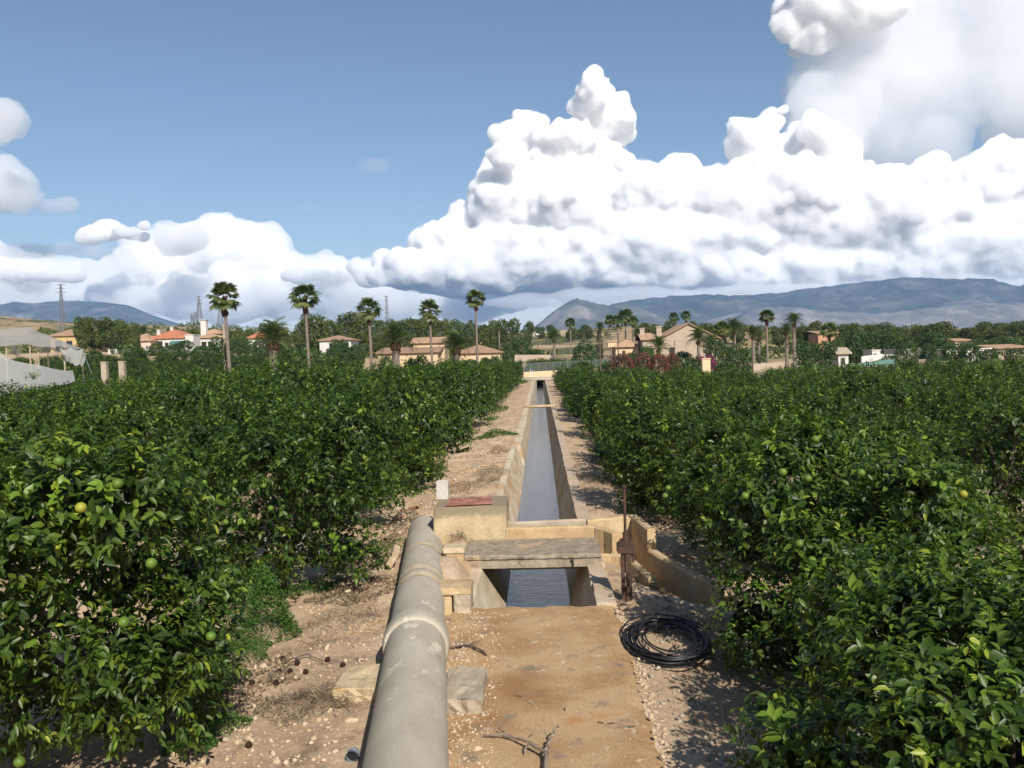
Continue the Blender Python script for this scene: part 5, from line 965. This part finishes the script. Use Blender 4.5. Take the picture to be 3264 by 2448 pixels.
house('white stair tower between the red-roofed and tan-roofed houses', 590, 616, 1069, 197, 4, 'white', 'white', 0, 'flat', [(0.2, 0.6, 0.1, 0.4, 'd')])
house('white villa with tan tiled roof and tall white chimney', 618, 705, 1076, 205, 10, 'white', 'tantile', 1.0, 'hip', [(0.28, 0.44, 0.2, 0.75, 'n'), (0.52, 0.72, 0.2, 0.75, 'n')], [(0.22, 4.2, 1.3, 0.3)])
house('upper storey with tan roof on the white villa by the chimney', 646, 700, 1063, 208, 6, 'white', 'tantile', 1.1, 'hip', [(0.3, 0.5, 0.8, 0.93, 'n')])
house('white cottage with red roof seen left of the squat date palm', 790, 845, 1077, 215, 7, 'white', 'redtile', 1.4, 'hip', [(0.3, 0.5, 0.4, 0.75, 'n')])
house('bungalow with brown roof and white porch under the pines', 1018, 1118, 1084, 180, 8, 'white', 'tile', 1.0, 'hip', [(0.32, 0.92, 0.45, 0.86, 'n')])
house('cream two-storey house, upper block with gabled tile roof', 1317, 1417, 1092, 144, 7, 'cream', 'tantile', 0.9, 'gable_x', [(0.02, 0.14, 0.62, 0.86, 'n')], (), 'cream house blocks')
house('low cream wing of the cream house with brown roof, left part', 1206, 1395, 1124, 138, 6, 'cream', 'tile', 0.9, 'shed', [(0.5, 0.56, 0.25, 0.75, 'd')], (), 'cream house blocks')
house('low white wing with wide brown hipped roof and shaded openings, nearest the canal', 1450, 1593, 1124, 139, 8, 'cream', 'tile', 1.25, 'hip', [(0.62, 0.78, 0.35, 0.78, 'n'), (0.82, 0.97, 0.35, 0.78, 'n')], (), 'cream house blocks')
house('small cream villa with pinkish tiled roof behind the oleanders', 1962, 2036, 1105, 160, 8, 'cream', 'tantile', 1.3, 'hip', [(0.3, 0.4, 0.5, 0.85, 'n'), (0.62, 0.9, 0.4, 0.7, 'n')], [(-0.12, 1.0, 1.6, 0.2)])
house('big beige villa with broad gable and tan roof on the right', 2100, 2290, 1082, 158, 14, 'beige', 'tantile', 2.9, 'gable_y', [(0.18, 0.25, 0.55, 0.78, 'n'), (0.62, 0.72, 0.2, 0.5, 'd'), (0.8, 0.9, 0.2, 0.5, 'n')], [(0.02, 2.4, 0.9, 0.1)])
house('left wing of the big beige villa with chimney and small dark window', 2048, 2102, 1082, 157, 8, 'beige', 'tantile', 1.2, 'gable_x', [(0.36, 0.6, 0.5, 0.75, 'n')], [(0.1, 2.0, 0.8, 0.4)])
house('orange house half hidden behind palms right of the villas', 2608, 2690, 1062, 215, 8, 'orangew', 'tantile', 0.8, 'shed', [(0.7, 0.8, 0.6, 0.85, 'n')])
house('tiny white hut with rounded grey roof above the right grove', 2672, 2704, 1127, 136, 4, 'white', 'concrete', 0.9, 'gable_x', [(0.3, 0.6, 0.55, 0.8, 'n')])
house('small blue-white hut among bushes above the right grove', 2780, 2806, 1118, 150, 4, 'white', 'white', 0, 'flat', [(0.2, 0.5, 0.6, 0.85, 'n')])
house('white flat-roofed terrace house with balustrade above the right grove', 2862, 2906, 1116, 152, 6, 'white', 'white', 0, 'flat', [(0.25, 0.4, 0.5, 0.8, 'n')])
house('long low white shed roof at the far right', 3018, 3160, 1114, 160, 12, 'white', 'white', 0, 'flat', [(0.1, 0.2, 0.5, 0.8, 'n')])
house('low stone farm building at the right edge', 3175, 3290, 1108, 165, 8, 'beige', 'tantile', 0.6, 'shed', [(0.3, 0.4, 0.5, 0.8, 'n')])
house('pink-white farm wall building in the wood at the right', 3045, 3100, 1088, 190, 6, 'pinkw', 'tantile', 0.5, 'shed', [(0.3, 0.5, 0.5, 0.8, 'n')])
def gwall(label, p0, p1, h, th, mat, name='garden_wall'):
    a = Vector(at_y(*p0)); c = Vector(at_y(*p1)); mb = MB(); d = (c-a); n = Vector((-d.y, d.x, 0)).normalized()*th/2; bz = min(tz(a.x, a.y), tz(c.x, c.y))-0.5
    vs = [(q.x+s*n.x, q.y+s*n.y, z) for q, zt in ((a, a.z), (c, c.z)) for s in (-1, 1) for z in (bz, zt)]
    mb.add(vs, [(0, 4, 5, 1), (2, 3, 7, 6), (1, 5, 7, 3), (0, 2, 6, 4), (0, 1, 3, 2), (4, 6, 7, 5)]); return tag(mb.build(name, M[mat]), label, 'wall')
gwall('long white garden wall below the white houses', (345, 1113, 172), (640, 1112, 178), 1, 0.25, 'white'); gwall('short white wall section right of the white houses', (640, 1117, 176), (700, 1115, 178), 1, 0.25, 'white')
gwall('grey-white garden wall beyond the bridge', (1640, 1131, 172), (1755, 1131, 174), 1, 0.25, 'beige'); gwall('white wall strip before the dark trees on the right', (2745, 1136, 138), (2812, 1128, 140), 1, 0.2, 'white')
gwall('pale terrace wall right of the small hut', (2812, 1130, 150), (2960, 1128, 152), 1, 0.2, 'white'); gwall('orange garden wall behind the grove under the tall palms', (2400, 1160, 112), (2500, 1154, 114), 1, 0.2, 'beige')
def pillar(label, px, py, w, Y, mat, name='gate_pillar'):
    a = at_y(px, py, Y); s = w*Y/FPX; z0 = tz(a[0], Y)-0.3; t = thing(name, label, 'pillar', (a[0], Y, z0)); h = max(a[2]-z0, 0.8); MB().bx(-s/2, s/2, -s/2, s/2, 0, h-0.1).build('shaft', M[mat], t); MB().bx(-s*0.58, s*0.58, -s*0.58, s*0.58, h-0.097, h).build('cap', M[mat], t)
pillar('cream gate pillar left of two behind the left grove', 333, 1153, 17, 62, 'beige'); pillar('cream gate pillar right of two behind the left grove', 389, 1151, 17, 62, 'beige'); pillar('cream gate pillar below the magenta bougainvillea', 2249, 1142, 25, 108, 'cream')
pillar('broken stone pillar, left of two above the right grove', 2935, 1146, 20, 108, 'beige'); pillar('broken stone pillar, right of two above the right grove', 3005, 1152, 13, 106, 'beige')
# ------------------------------------------------------------------ bridge, fence
bz = 141.0; br = thing('canal_bridge', 'low concrete road bridge where the canal ends', 'bridge', (0, 138.5, 0))
MB().bx(-2.8, 3.0, -0.0, 8, -0.05, 0.28).build('bridge_deck', M['concrete'], br); MB().bx(-2.8, -0.62, 0.003, 1, -1.4, -0.053).build('abutment', M['canal'], br); MB().bx(0.42, 3.0, 0.003, 1, -1.4, -0.053).build('abutment', M['canal'], br)
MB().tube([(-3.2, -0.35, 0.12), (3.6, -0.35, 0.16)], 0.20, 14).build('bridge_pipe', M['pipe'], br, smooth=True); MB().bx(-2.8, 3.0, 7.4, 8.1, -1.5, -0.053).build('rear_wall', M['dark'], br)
vsw = [(-1.02, -6.5), (-0.9, -3.2), (-0.62, 0.0)]
wall_path('apron_wall', [(-1.06, -7.0), (-1.0, -3.0), (-0.66, -0.02)], [0.02, 0.05, 0.0], -1.2, 0.22, M['canal'], br, 9)
gwall('cream boundary wall along the track behind the bridge', (1668, 1186, 147), (1968, 1170, 156), 1, 0.22, 'cream', 'boundary_wall')
fa = Vector(at_y(1668, 1187, 147.2)); fb = Vector(at_y(1968, 1171, 156.2)); fn = thing('mesh_fence', 'green-grey wire mesh fence with thin posts on the cream boundary wall', 'fence', fa); mpost = plain('galvanised', (0.30, 0.33, 0.32), 0.5, 0.5)
m, b, bs = newmat('wire_mesh'); bs.inputs['Base Color'].default_value = (0.16, 0.20, 0.18, 1); tr = b.n('ShaderNodeBsdfTransparent'); mx = b.n('ShaderNodeMixShader'); mx.inputs[0].default_value = 0.30; b.put(mx.inputs[1], tr.outputs[0]); b.put(mx.inputs[2], bs.outputs[0]); b.put(m.node_tree.nodes['Material Output'].inputs[0], mx.outputs[0]); M['mesh'] = m
for i in range(14): p = (fb-fa)*(i/13); MB().tube([(p.x, p.y, p.z-0.1), (p.x, p.y, p.z+1.5)], 0.04, 6).build('post', mpost, fn)
d = fb-fa; MB().add([(0, 0.03, 0.02), (d.x, d.y+0.03, d.z+0.02), (d.x, d.y+0.03, d.z+1.45), (0, 0.03, 1.45)], [(0, 1, 2, 3)]).build('wire_panel', M['mesh'], fn); MB().tube([(0, 0, 1.47), (d.x, d.y, d.z+1.47)], 0.025, 5).build('top_rail', mpost, fn)
p0 = at_y(1693, 1196, 145); sl_ = thing('survey_posts', 'white leaning post frame before the boundary wall', 'post', (p0[0], 145, tz(p0[0], 145)))
for dx, ln in ((-0.1, 0.0), (0.25, -0.05), (0.3, 0.8)): MB().tube([(dx, 0, -0.1), (dx-ln*0.6, 0, 1.6)], 0.035, 6).build('post', M['wframe'], sl_)
g0 = at_y(1800, 1180, 156); gt = thing('goal_frame', 'white metal goal frame standing behind the mesh fence', 'goal', (g0[0], 158, tz(g0[0], 158))); hh = g0[2]-tz(g0[0], 158)+0.5
for dx in (0, 1.2): MB().tube([(dx, 0, -0.1), (dx, 0, hh)], 0.05, 6).build('post', M['wframe'], gt)
MB().tube([(-0.3, 0, hh), (1.5, 0, hh)], 0.05, 6).build('crossbar', M['wframe'], gt)
def pole(label, px, pyt, Y, r0, mat='bark', name='utility_pole', arm=False):
    a = at_y(px, pyt, Y); z0 = tz(a[0], Y); t = thing(name, label, 'pole', (a[0], Y, z0)); h = a[2]-z0; MB().tube([(0, 0, -0.3), (0, 0, h)], [r0, r0*0.75], 7).build('shaft', M[mat], t)
    if arm: MB().bx(-0.5, 0.5, -0.04, 0.04, h-0.35, h-0.25).build('crossarm', M[mat], t)
    return t
pole('wooden utility pole at the right end of the mesh fence', 1912, 1086, 150, 0.13, arm=True); pole('wooden utility pole in front of the small cream villa', 1969, 1060, 150, 0.12, arm=True); pole('weathered utility pole left of the first fan palm', 713, 1034, 92, 0.17, 'concrete'); pole('grey pole right of the small villa', 2150, 1086, 140, 0.08)
t = pole('dark street lamp with white head among olive trees', 1713, 1068, 180, 0.08, name='street_lamp'); MB().box((0, 0, at_y(1713, 1068, 180)[2]-tz(at_y(1713, 1068, 180)[0], 180)+0.15), (0.6, 0.4, 0.3)).build('lamp_head', M['wframe'], t)
# ------------------------------------------------------------------ pylons
mst = plain('lattice_steel', (0.22, 0.23, 0.25), 0.6, 0.3)
def pylon(label, px, pyt, w, Y, arms, base_w=1.6, nseg=11, th=0.10, name='power_pylon'):
    a = at_y(px, pyt, Y); z0 = tz(a[0], Y); H = a[2]-z0; t = thing(name, label, 'pylon', (a[0], Y, z0)); wt = 0.32; f = lambda k: base_w*(1-k)+wt*k
    mb = MB()
    for sx_, sy_ in ((-1, -1), (1, -1), (1, 1), (-1, 1)): mb.tube([(sx_*base_w/2, sy_*base_w/2, -0.5), (sx_*wt/2, sy_*wt/2, H)], th, 4)
    mb.build('legs', mst, t); mb = MB()
    for k in range(nseg):
        k0, k1 = k/nseg, (k+1)/nseg; a0, a1 = f(k0)/2, f(k1)/2
        for (A, B) in (((-1, -1), (1, -1)), ((1, -1), (1, 1)), ((1, 1), (-1, 1)), ((-1, 1), (-1, -1))):
            mb.tube([(A[0]*a0, A[1]*a0, k0*H), (B[0]*a1, B[1]*a1, k1*H)], th*0.6, 4); mb.tube([(B[0]*a0, B[1]*a0, k0*H), (A[0]*a1, A[1]*a1, k1*H)], th*0.6, 4)
    mb.build('bracing', mst, t)
    for (q_, L) in arms: MB().tube([(-L, 0, H*q_), (0, 0, H*q_+0.35), (L, 0, H*q_)], [th*0.6, th, th*0.6], 5).bx(-L, L, -0.08, 0.08, H*q_-0.05, H*q_+0.05).build('crossarm', mst, t)
pylon('tall lattice pylon with three crossarms standing alone on the left', 193, 906, 0, 330, [(0.985, 2.2), (0.91, 1.7), (0.83, 2.2)], 2.0)
GY = 'lattice pylons beyond the white houses'
pylon('tallest of the lattice pylons behind the white houses', 633, 944, 0, 400, [(0.98, 1.2), (0.86, 1.9), (0.75, 1.9)], 2.8, th=0.13); pylon('short lattice pylon, leftmost behind the white houses', 611, 1000, 0, 420, [(0.9, 1.4), (0.7, 1.4)], 2.0); pylon('short lattice pylon left of the tallest one', 622, 994, 0, 420, [(0.9, 1.4), (0.7, 1.4)], 2.4); pylon('tapered lattice pylon partly behind the first fan palm', 700, 975, 0, 400, [(0.86, 1.8)], 3.0)
pylon('slim lattice radio mast rising above the pine belt', 1231, 942, 0, 380, [(0.97, 1.0), (0.9, 1.2), (0.82, 0.8), (0.72, 1.2), (0.62, 1.3)], 1.7, name='radio_mast')
# ------------------------------------------------------------------ net house
m, b, bs = newmat('white_shade_net'); bs.inputs['Base Color'].default_value = (0.40, 0.40, 0.38, 1); bs.inputs['Roughness'].default_value = 0.9; tl = b.n('ShaderNodeBsdfTranslucent'); tl.inputs[0].default_value = (0.6, 0.59, 0.56, 1); tr = b.n('ShaderNodeBsdfTransparent')
m1 = b.n('ShaderNodeMixShader'); m1.inputs[0].default_value = 0.3; b.put(m1.inputs[1], bs.outputs[0]); b.put(m1.inputs[2], tl.outputs[0]); m2 = b.n('ShaderNodeMixShader'); m2.inputs[0].default_value = 0.22; b.put(m2.inputs[1], m1.outputs[0]); b.put(m2.inputs[2], tr.outputs[0]); b.put(m.node_tree.nodes['Material Output'].inputs[0], m2.outputs[0]); M['net'] = m
nh = thing('net_house', 'torn white shade-net house on poles behind the left grove', 'net house', (-42, 66, 0)); org = Vector((-42, 66, 0))
def sheet(nm, rows, sub=8, sag=0.25, seed=1):
    """a cloth hung between surveyed lines, sagging and crumpled"""
    g = []
    for a, c in zip(rows[:-1], rows[1:]):
        for k in range(sub): g.append([Vector(p).lerp(Vector(q_), k/sub) for p, q_ in zip(a, c)])
    g.append([Vector(p) for p in rows[-1]]); out = []
    for rI, row in enumerate(g):
        line = []
        for p, q_ in zip(row[:-1], row[1:]):
            for k in range(6):
                v = p.lerp(q_, k/6); n_ = fbm(np.array([[v.x*0.9, v.y*0.9+seed, v.z*0.9]]), 3, seed)[0]-0.5; v = v+Vector((0, n_*sag*2.0, n_*sag-sag*0.35*math.sin(math.pi*k/6))); line.append(v)
        line.append(row[-1]); out.append(line)
    w_ = len(out[0]); mb = MB(); mb.add([v-org for l in out for v in l], [(i*w_+j, i*w_+j+1, (i+1)*w_+j+1, (i+1)*w_+j) for i in range(len(out)-1) for j in range(w_-1)]); mb.build(nm, M['net'], nh, smooth=True)
A = lambda px, py, Y: at_y(px, py, Y)
sheet('roof_net', [[A(-260, 1040, 76), A(-60, 1042, 76), A(95, 1044, 76), A(150, 1065, 76), A(205, 1092, 75)], [A(-260, 1098, 62), A(-60, 1100, 62), A(95, 1099, 62), A(190, 1102, 62), A(262, 1112, 62)]], 8, 0.3, 1)
sheet('front_net', [[A(-260, 1125, 58), A(0, 1122, 58), A(50, 1150, 58), A(120, 1163, 58), A(232, 1181, 58)], [A(-260, 1260, 55), A(0, 1260, 55), A(60, 1250, 55), A(130, 1240, 55), A(240, 1215, 55)]], 5, 0.2, 2)
sheet('torn_net', [[A(190, 1103, 62), A(225, 1106, 62), A(262, 1112, 62), A(275, 1135, 62)], [A(205, 1140, 62), A(235, 1152, 61), A(258, 1156, 61), A(268, 1158, 61)]], 6, 0.5, 3)
sheet('torn_net', [[A(105, 1101, 62), A(150, 1102, 62), A(200, 1104, 62)], [A(135, 1122, 63), A(165, 1112, 63), A(205, 1118, 63)]], 4, 0.4, 4); sheet('torn_net', [[A(30, 1101, 62), A(70, 1101, 62)], [A(38, 1128, 63), A(62, 1132, 63)]], 4, 0.5, 5)
for (px, yt) in ((-40, 1100), (20, 1101), (95, 1100), (121, 1102), (204, 1104), (262, 1113)):
    a = Vector(A(px, yt, 62.3))-org; MB().tube([(a.x, a.y, -0.4), tuple(a)], 0.06, 6).build('pole', M['concrete'], nh)
for (px, yt) in ((-30, 1043), (93, 1046), (150, 1067)): a = Vector(A(px, yt, 76))-org; MB().tube([(a.x, a.y, -0.4), (a.x, a.y, a.z-0.08)], 0.06, 6).build('pole', M['concrete'], nh)
a = Vector(A(262, 1113, 62.3))-org; c = Vector(A(292, 1190, 60))-org; MB().tube([tuple(a), tuple(c)], 0.025, 5).build('guy_wire', mst, nh)
sn = thing('shade_screen', 'low green shade-cloth screen above the right grove', 'screen', at_y(2710, 1166, 104)); o_ = Vector(at_y(2710, 1166, 104)); q_ = [Vector(at_y(*p))-o_ for p in ((2710, 1168, 104), (2810, 1162, 106), (2850, 1160, 107), (2850, 1145, 107), (2808, 1147, 106), (2710, 1163, 104))]
M['gscreen'] = plain('green_shade_cloth', (0.10, 0.20, 0.16), 0.8); MB().add([(p.x, p.y, p.z) for p in q_]+[(p.x, p.y+0.05, p.z) for p in q_], [(0, 1, 2, 3, 4, 5), (11, 10, 9, 8, 7, 6)]+[(i, i+6, (i+1) % 6+6, (i+1) % 6) for i in range(6)]).build('cloth', M['gscreen'], sn)
for k in (1, 2): p = q_[k]; MB().tube([(p.x, p.y+0.1, tz(o_.x, o_.y)-o_.z-0.3), (p.x, p.y+0.1, p.z+0.7)], 0.04, 5).build('post', mst, sn)
# ------------------------------------------------------------------ clouds
def vol_mat(name, dens, col=(1, 1, 1)):
    m = bpy.data.materials.new(name); m.use_nodes = True; nt = m.node_tree; nt.nodes.clear(); o = nt.nodes.new('ShaderNodeOutputMaterial'); v = nt.nodes.new('ShaderNodeVolumeScatter')
    v.inputs['Color'].default_value = (*col, 1); v.inputs['Density'].default_value = dens; v.inputs['Anisotropy'].default_value = 0.0; nt.links.new(v.outputs[0], o.inputs['Volume']); return m
def cloud_bank(label, blobs, dist, voxel, seed, dens, amp=1.0, thick=1.1, octs=((900, 210), (430, 140), (195, 80), (94, 43), (52, 18)), sub=True, shell=0.0, fill=1.0, tone=(0.99, 0.99, 0.993)):
    """cumulus: overlapping heaps merged into one skin, then billowed; filled with scattering cloud air"""
    rs = np.random.RandomState(seed); vs_, fs_ = [], []; off = 0; k0 = dist/14000
    def add(c, r):
        nonlocal off
        v, f = ICO2; vs_.append(v*r+c); fs_.append(f+off); off += len(v)
    for (px, py, rx, ry) in blobs:
        Y = dist*(1+0.035*rs.randn()*(1 if rx < 150 else 0.3)); k = Y/FPX; c = np.array(at_y(px, py, Y)); R = np.array([rx*k, min(rx, ry)*k*thick, ry*k]); add(c, R)
        if not sub: continue
        for _ in range(int((8+(rx*ry)**0.5/5)*fill)):
            d = rs.randn(3); d /= np.linalg.norm(d); d[1] = -abs(d[1])
            if d[2] < -0.35: d[2] *= -0.6
            add(c+d*R*0.88, min(rx, ry, 95)*k*rs.uniform(0.16, 0.46)*np.ones(3))
    def skin(v, f, vx):                                        # one clean closed skin
        me = np_mesh('raw', v, f); o = bpy.data.objects.new('raw', me); COL.objects.link(o); md = o.modifiers.new('r', 'REMESH'); md.mode = 'VOXEL'; md.voxel_size = vx
        ev = o.evaluated_get(bpy.context.evaluated_depsgraph_get()); m2 = ev.to_mesh(); nv = len(m2.vertices)
        co = np.empty(nv*3, np.float32); m2.vertices.foreach_get('co', co); no = np.empty(nv*3, np.float32); m2.vertices.foreach_get('normal', no)
        li = np.empty(len(m2.loops), np.int32); m2.loops.foreach_get('vertex_index', li); fc = li.reshape(-1, 4).copy(); ev.to_mesh_clear(); bpy.data.objects.remove(o); bpy.data.meshes.remove(me)
        return co.reshape(-1, 3).astype(float), no.reshape(-1, 3).astype(float), fc
    co, no, fc = skin(np.concatenate(vs_), np.concatenate(fs_), voxel)
    q = co+(fbm(co/(420*k0), 3, seed)-0.5)[:, None]*240*k0; disp = 0
    for L, A_ in octs: disp = disp+A_*amp*k0*(0.55-worley(q/(L*k0), seed+int(L)))
    v, _, f = skin(co+no*disp[:, None], fc, voxel*0.9)
    o = obj('clouds', np_mesh('clouds', v, f, True), vol_mat('cloud', dens, tone)); tag(o, label, 'cloud', kind='stuff')
    if shell:                                                  # thin frayed margin round the dense body
        d2 = disp+k0*(14+140*(fbm(co/(130*k0), 4, seed+5, 0.6)-0.5)); v, _, f = skin(co+no*d2[:, None], fc, voxel*2.4)
        o2 = obj('clouds', np_mesh('clouds', v, f, True), vol_mat('cloud_margin', shell, tone)); tag(o2, label+', frayed margin', 'cloud', kind='stuff')
    print('cloud', len(fc)*2)
CUM = [(1880,440,85,70),(1850,500,115,80),(1900,292,48,58),(1880,340,60,60),(1930,370,85,70),(1985,405,38,42),(1690,395,55,42),(1655,450,70,72),(1770,450,90,62),(1606,500,48,45),(1830,430,80,60),
       (1750,560,165,115),(1640,640,145,115),(1535,602,30,34),(1800,650,160,110),(1442,745,66,50),(1380,790,75,55),(1290,835,70,40),(1226,840,22,24),(1500,700,70,60),
       (1973,535,58,48),(1925,590,60,60),(2060,620,110,80),(2184,550,62,46),(2120,590,60,50),(2285,580,72,56),(2200,650,190,110),
       (2361,405,54,48),(2385,460,72,72),(2450,388,36,30),(2490,352,24,18),(2420,430,50,50),(2597,418,42,48),(2650,436,58,48),(2590,510,130,105),
       (2480,650,330,150),(2698,595,95,70),(2959,560,80,60),(2900,625,130,90),(2800,590,80,50),(3203,480,66,46),(3180,605,190,130),(2800,700,440,160),
       (2200,780,560,140),(1750,810,360,120),(3100,780,440,170),(3420,650,280,220),(2640,850,820,80),(1480,870,320,80),(1900,890,520,70)]
cloud_bank('towering white cumulus bank above the right mountains', CUM, 14000, 27, 3, 0.026, tone=(0.984, 0.986, 0.990), shell=0.0018, octs=((900, 200), (430, 120), (195, 64), (94, 38), (54, 20)))
cloud_bank('bright cumulus head at the top edge, left rim of the high veil', [(2510,85,46,50),(2560,50,80,70),(2640,0,130,90),(2700,90,90,60),(2600,130,70,50),(2545,165,36,30),(2750,30,110,90)], 15200, 32, 5, 0.012, tone=(0.985, 0.987, 0.992))
cloud_bank('high grey-white cloud veil filling the upper right', [(2900,150,330,230),(3250,140,330,240),(2700,280,160,200),(2820,430,190,120),(3000,260,200,140),(2640,400,110,150),(3330,330,160,150),(2900,520,160,60),(2740,140,150,120)], 15900, 55, 8, 0.0009, 1.0, 0.7, ((1700, 620), (760, 400), (330, 210), (150, 100), (80, 40)), shell=0.0004, tone=(0.955, 0.962, 0.975))
cloud_bank('grey-white cloud deck over the left horizon', [(620,800,260,90),(480,850,200,70),(760,790,160,70),(250,880,300,60),(60,890,220,60),(900,870,230,70),(1010,890,220,60),(1200,895,240,60),(-150,860,260,80),(690,735,130,40),(560,760,90,40),(80,950,420,60),(600,950,420,70),(1100,950,400,65),(1450,960,340,50),(350,910,300,60),(820,930,300,60),(1350,900,200,50)],
           17000, 46, 11, 0.0055, 1.0, 0.9, ((1400, 300), (600, 220), (260, 120), (120, 60)), tone=(0.958, 0.965, 0.978))
cloud_bank('soft grey cloud base hanging on the right mountains', [(1950,950,260,32),(2250,955,320,36),(2600,940,320,36),(2950,915,300,36),(3250,925,260,40),(2420,945,300,30),(1700,960,200,24)], 13200, 50, 37, 0.0026, 0.8, 2.0, ((1400, 160), (600, 120), (260, 70)), shell=0.0005, tone=(0.96, 0.967, 0.98))
cloud_bank('flat grey cloud bar before the bright head on the left', [(170,795,200,24),(320,805,120,22),(60,800,160,26)], 13000, 36, 31, 0.0022, 0.7, 1.2, ((600, 120), (260, 90), (120, 50)), shell=0.0005, tone=(0.94, 0.95, 0.965))
cloud_bank('flat grey cloud bars low in the left cloud deck', [(760,820,110,16),(830,850,80,14),(1060,880,110,18),(1010,900,150,16),(1120,890,70,16)], 13400, 34, 33, 0.0022, 0.6, 1.2, ((600, 100), (260, 80), (120, 46)), shell=0.0005, tone=(0.94, 0.95, 0.965))
cloud_bank('small bright cumulus head standing in the left cloud deck', [(345,735,70,38),(300,752,50,26),(400,745,50,26),(455,722,26,22),(430,752,50,24)], 16000, 30, 13, 0.02, 0.6)
cloud_bank('row of bright cumulus along the left cloud deck', [(60,870,110,24),(200,880,80,22),(1130,850,26,34),(1060,868,70,26),(980,880,90,26),(1180,880,60,34)], 15600, 30, 14, 0.016, 0.6)
cloud_bank('soft pale clouds at the left edge of the sky', [(-30,400,90,70),(20,395,50,50),(-20,600,150,85),(60,620,90,50),(170,648,70,24)], 12500, 36, 17, 0.0026, 1.2, 0.8, shell=0.0006, tone=(0.97, 0.97, 0.98))
cloud_bank('faint brownish wisp alone in the blue sky', [(1185,535,60,26),(1220,525,50,20)], 11000, 34, 19, 0.0009, 1.0, 0.5, shell=0.0004, tone=(0.55, 0.52, 0.52))
cloud_bank('faint flat wisp above the left cloud deck', [(965,668,60,16)], 12000, 34, 20, 0.0009, 1.0, 0.5, shell=0.0004, tone=(0.6, 0.58, 0.58))
cloud_bank('dim white cloud low behind the gap in the mountains', [(1300,985,520,60),(1620,1000,260,60),(400,1010,700,50),(2300,1000,900,60),(1750,1070,900,60),(300,1090,800,60),(2800,1060,700,60),(-300,1000,500,80)], 24000, 150, 23, 0.0012, 1.0, 0.8, ((1400, 330), (600, 210)))
# ------------------------------------------------------------------ air
hz = MB().bx(-8600, 8600, -8600, 8700, -3.0, 640); hz_o = hz.build('haze', None)
m = bpy.data.materials.new('haze_air'); m.use_nodes = True; nt = m.node_tree; nt.nodes.clear(); o = nt.nodes.new('ShaderNodeOutputMaterial'); v = nt.nodes.new('ShaderNodeVolumePrincipled')
v.inputs['Color'].default_value = (0.38, 0.60, 1.0, 1); v.inputs['Density'].default_value = 0.00008; v.inputs['Anisotropy'].default_value = 0.0; nt.links.new(v.outputs[0], o.inputs['Volume'])
hz_o.data.materials.append(m); tag(hz_o, kind='stuff')
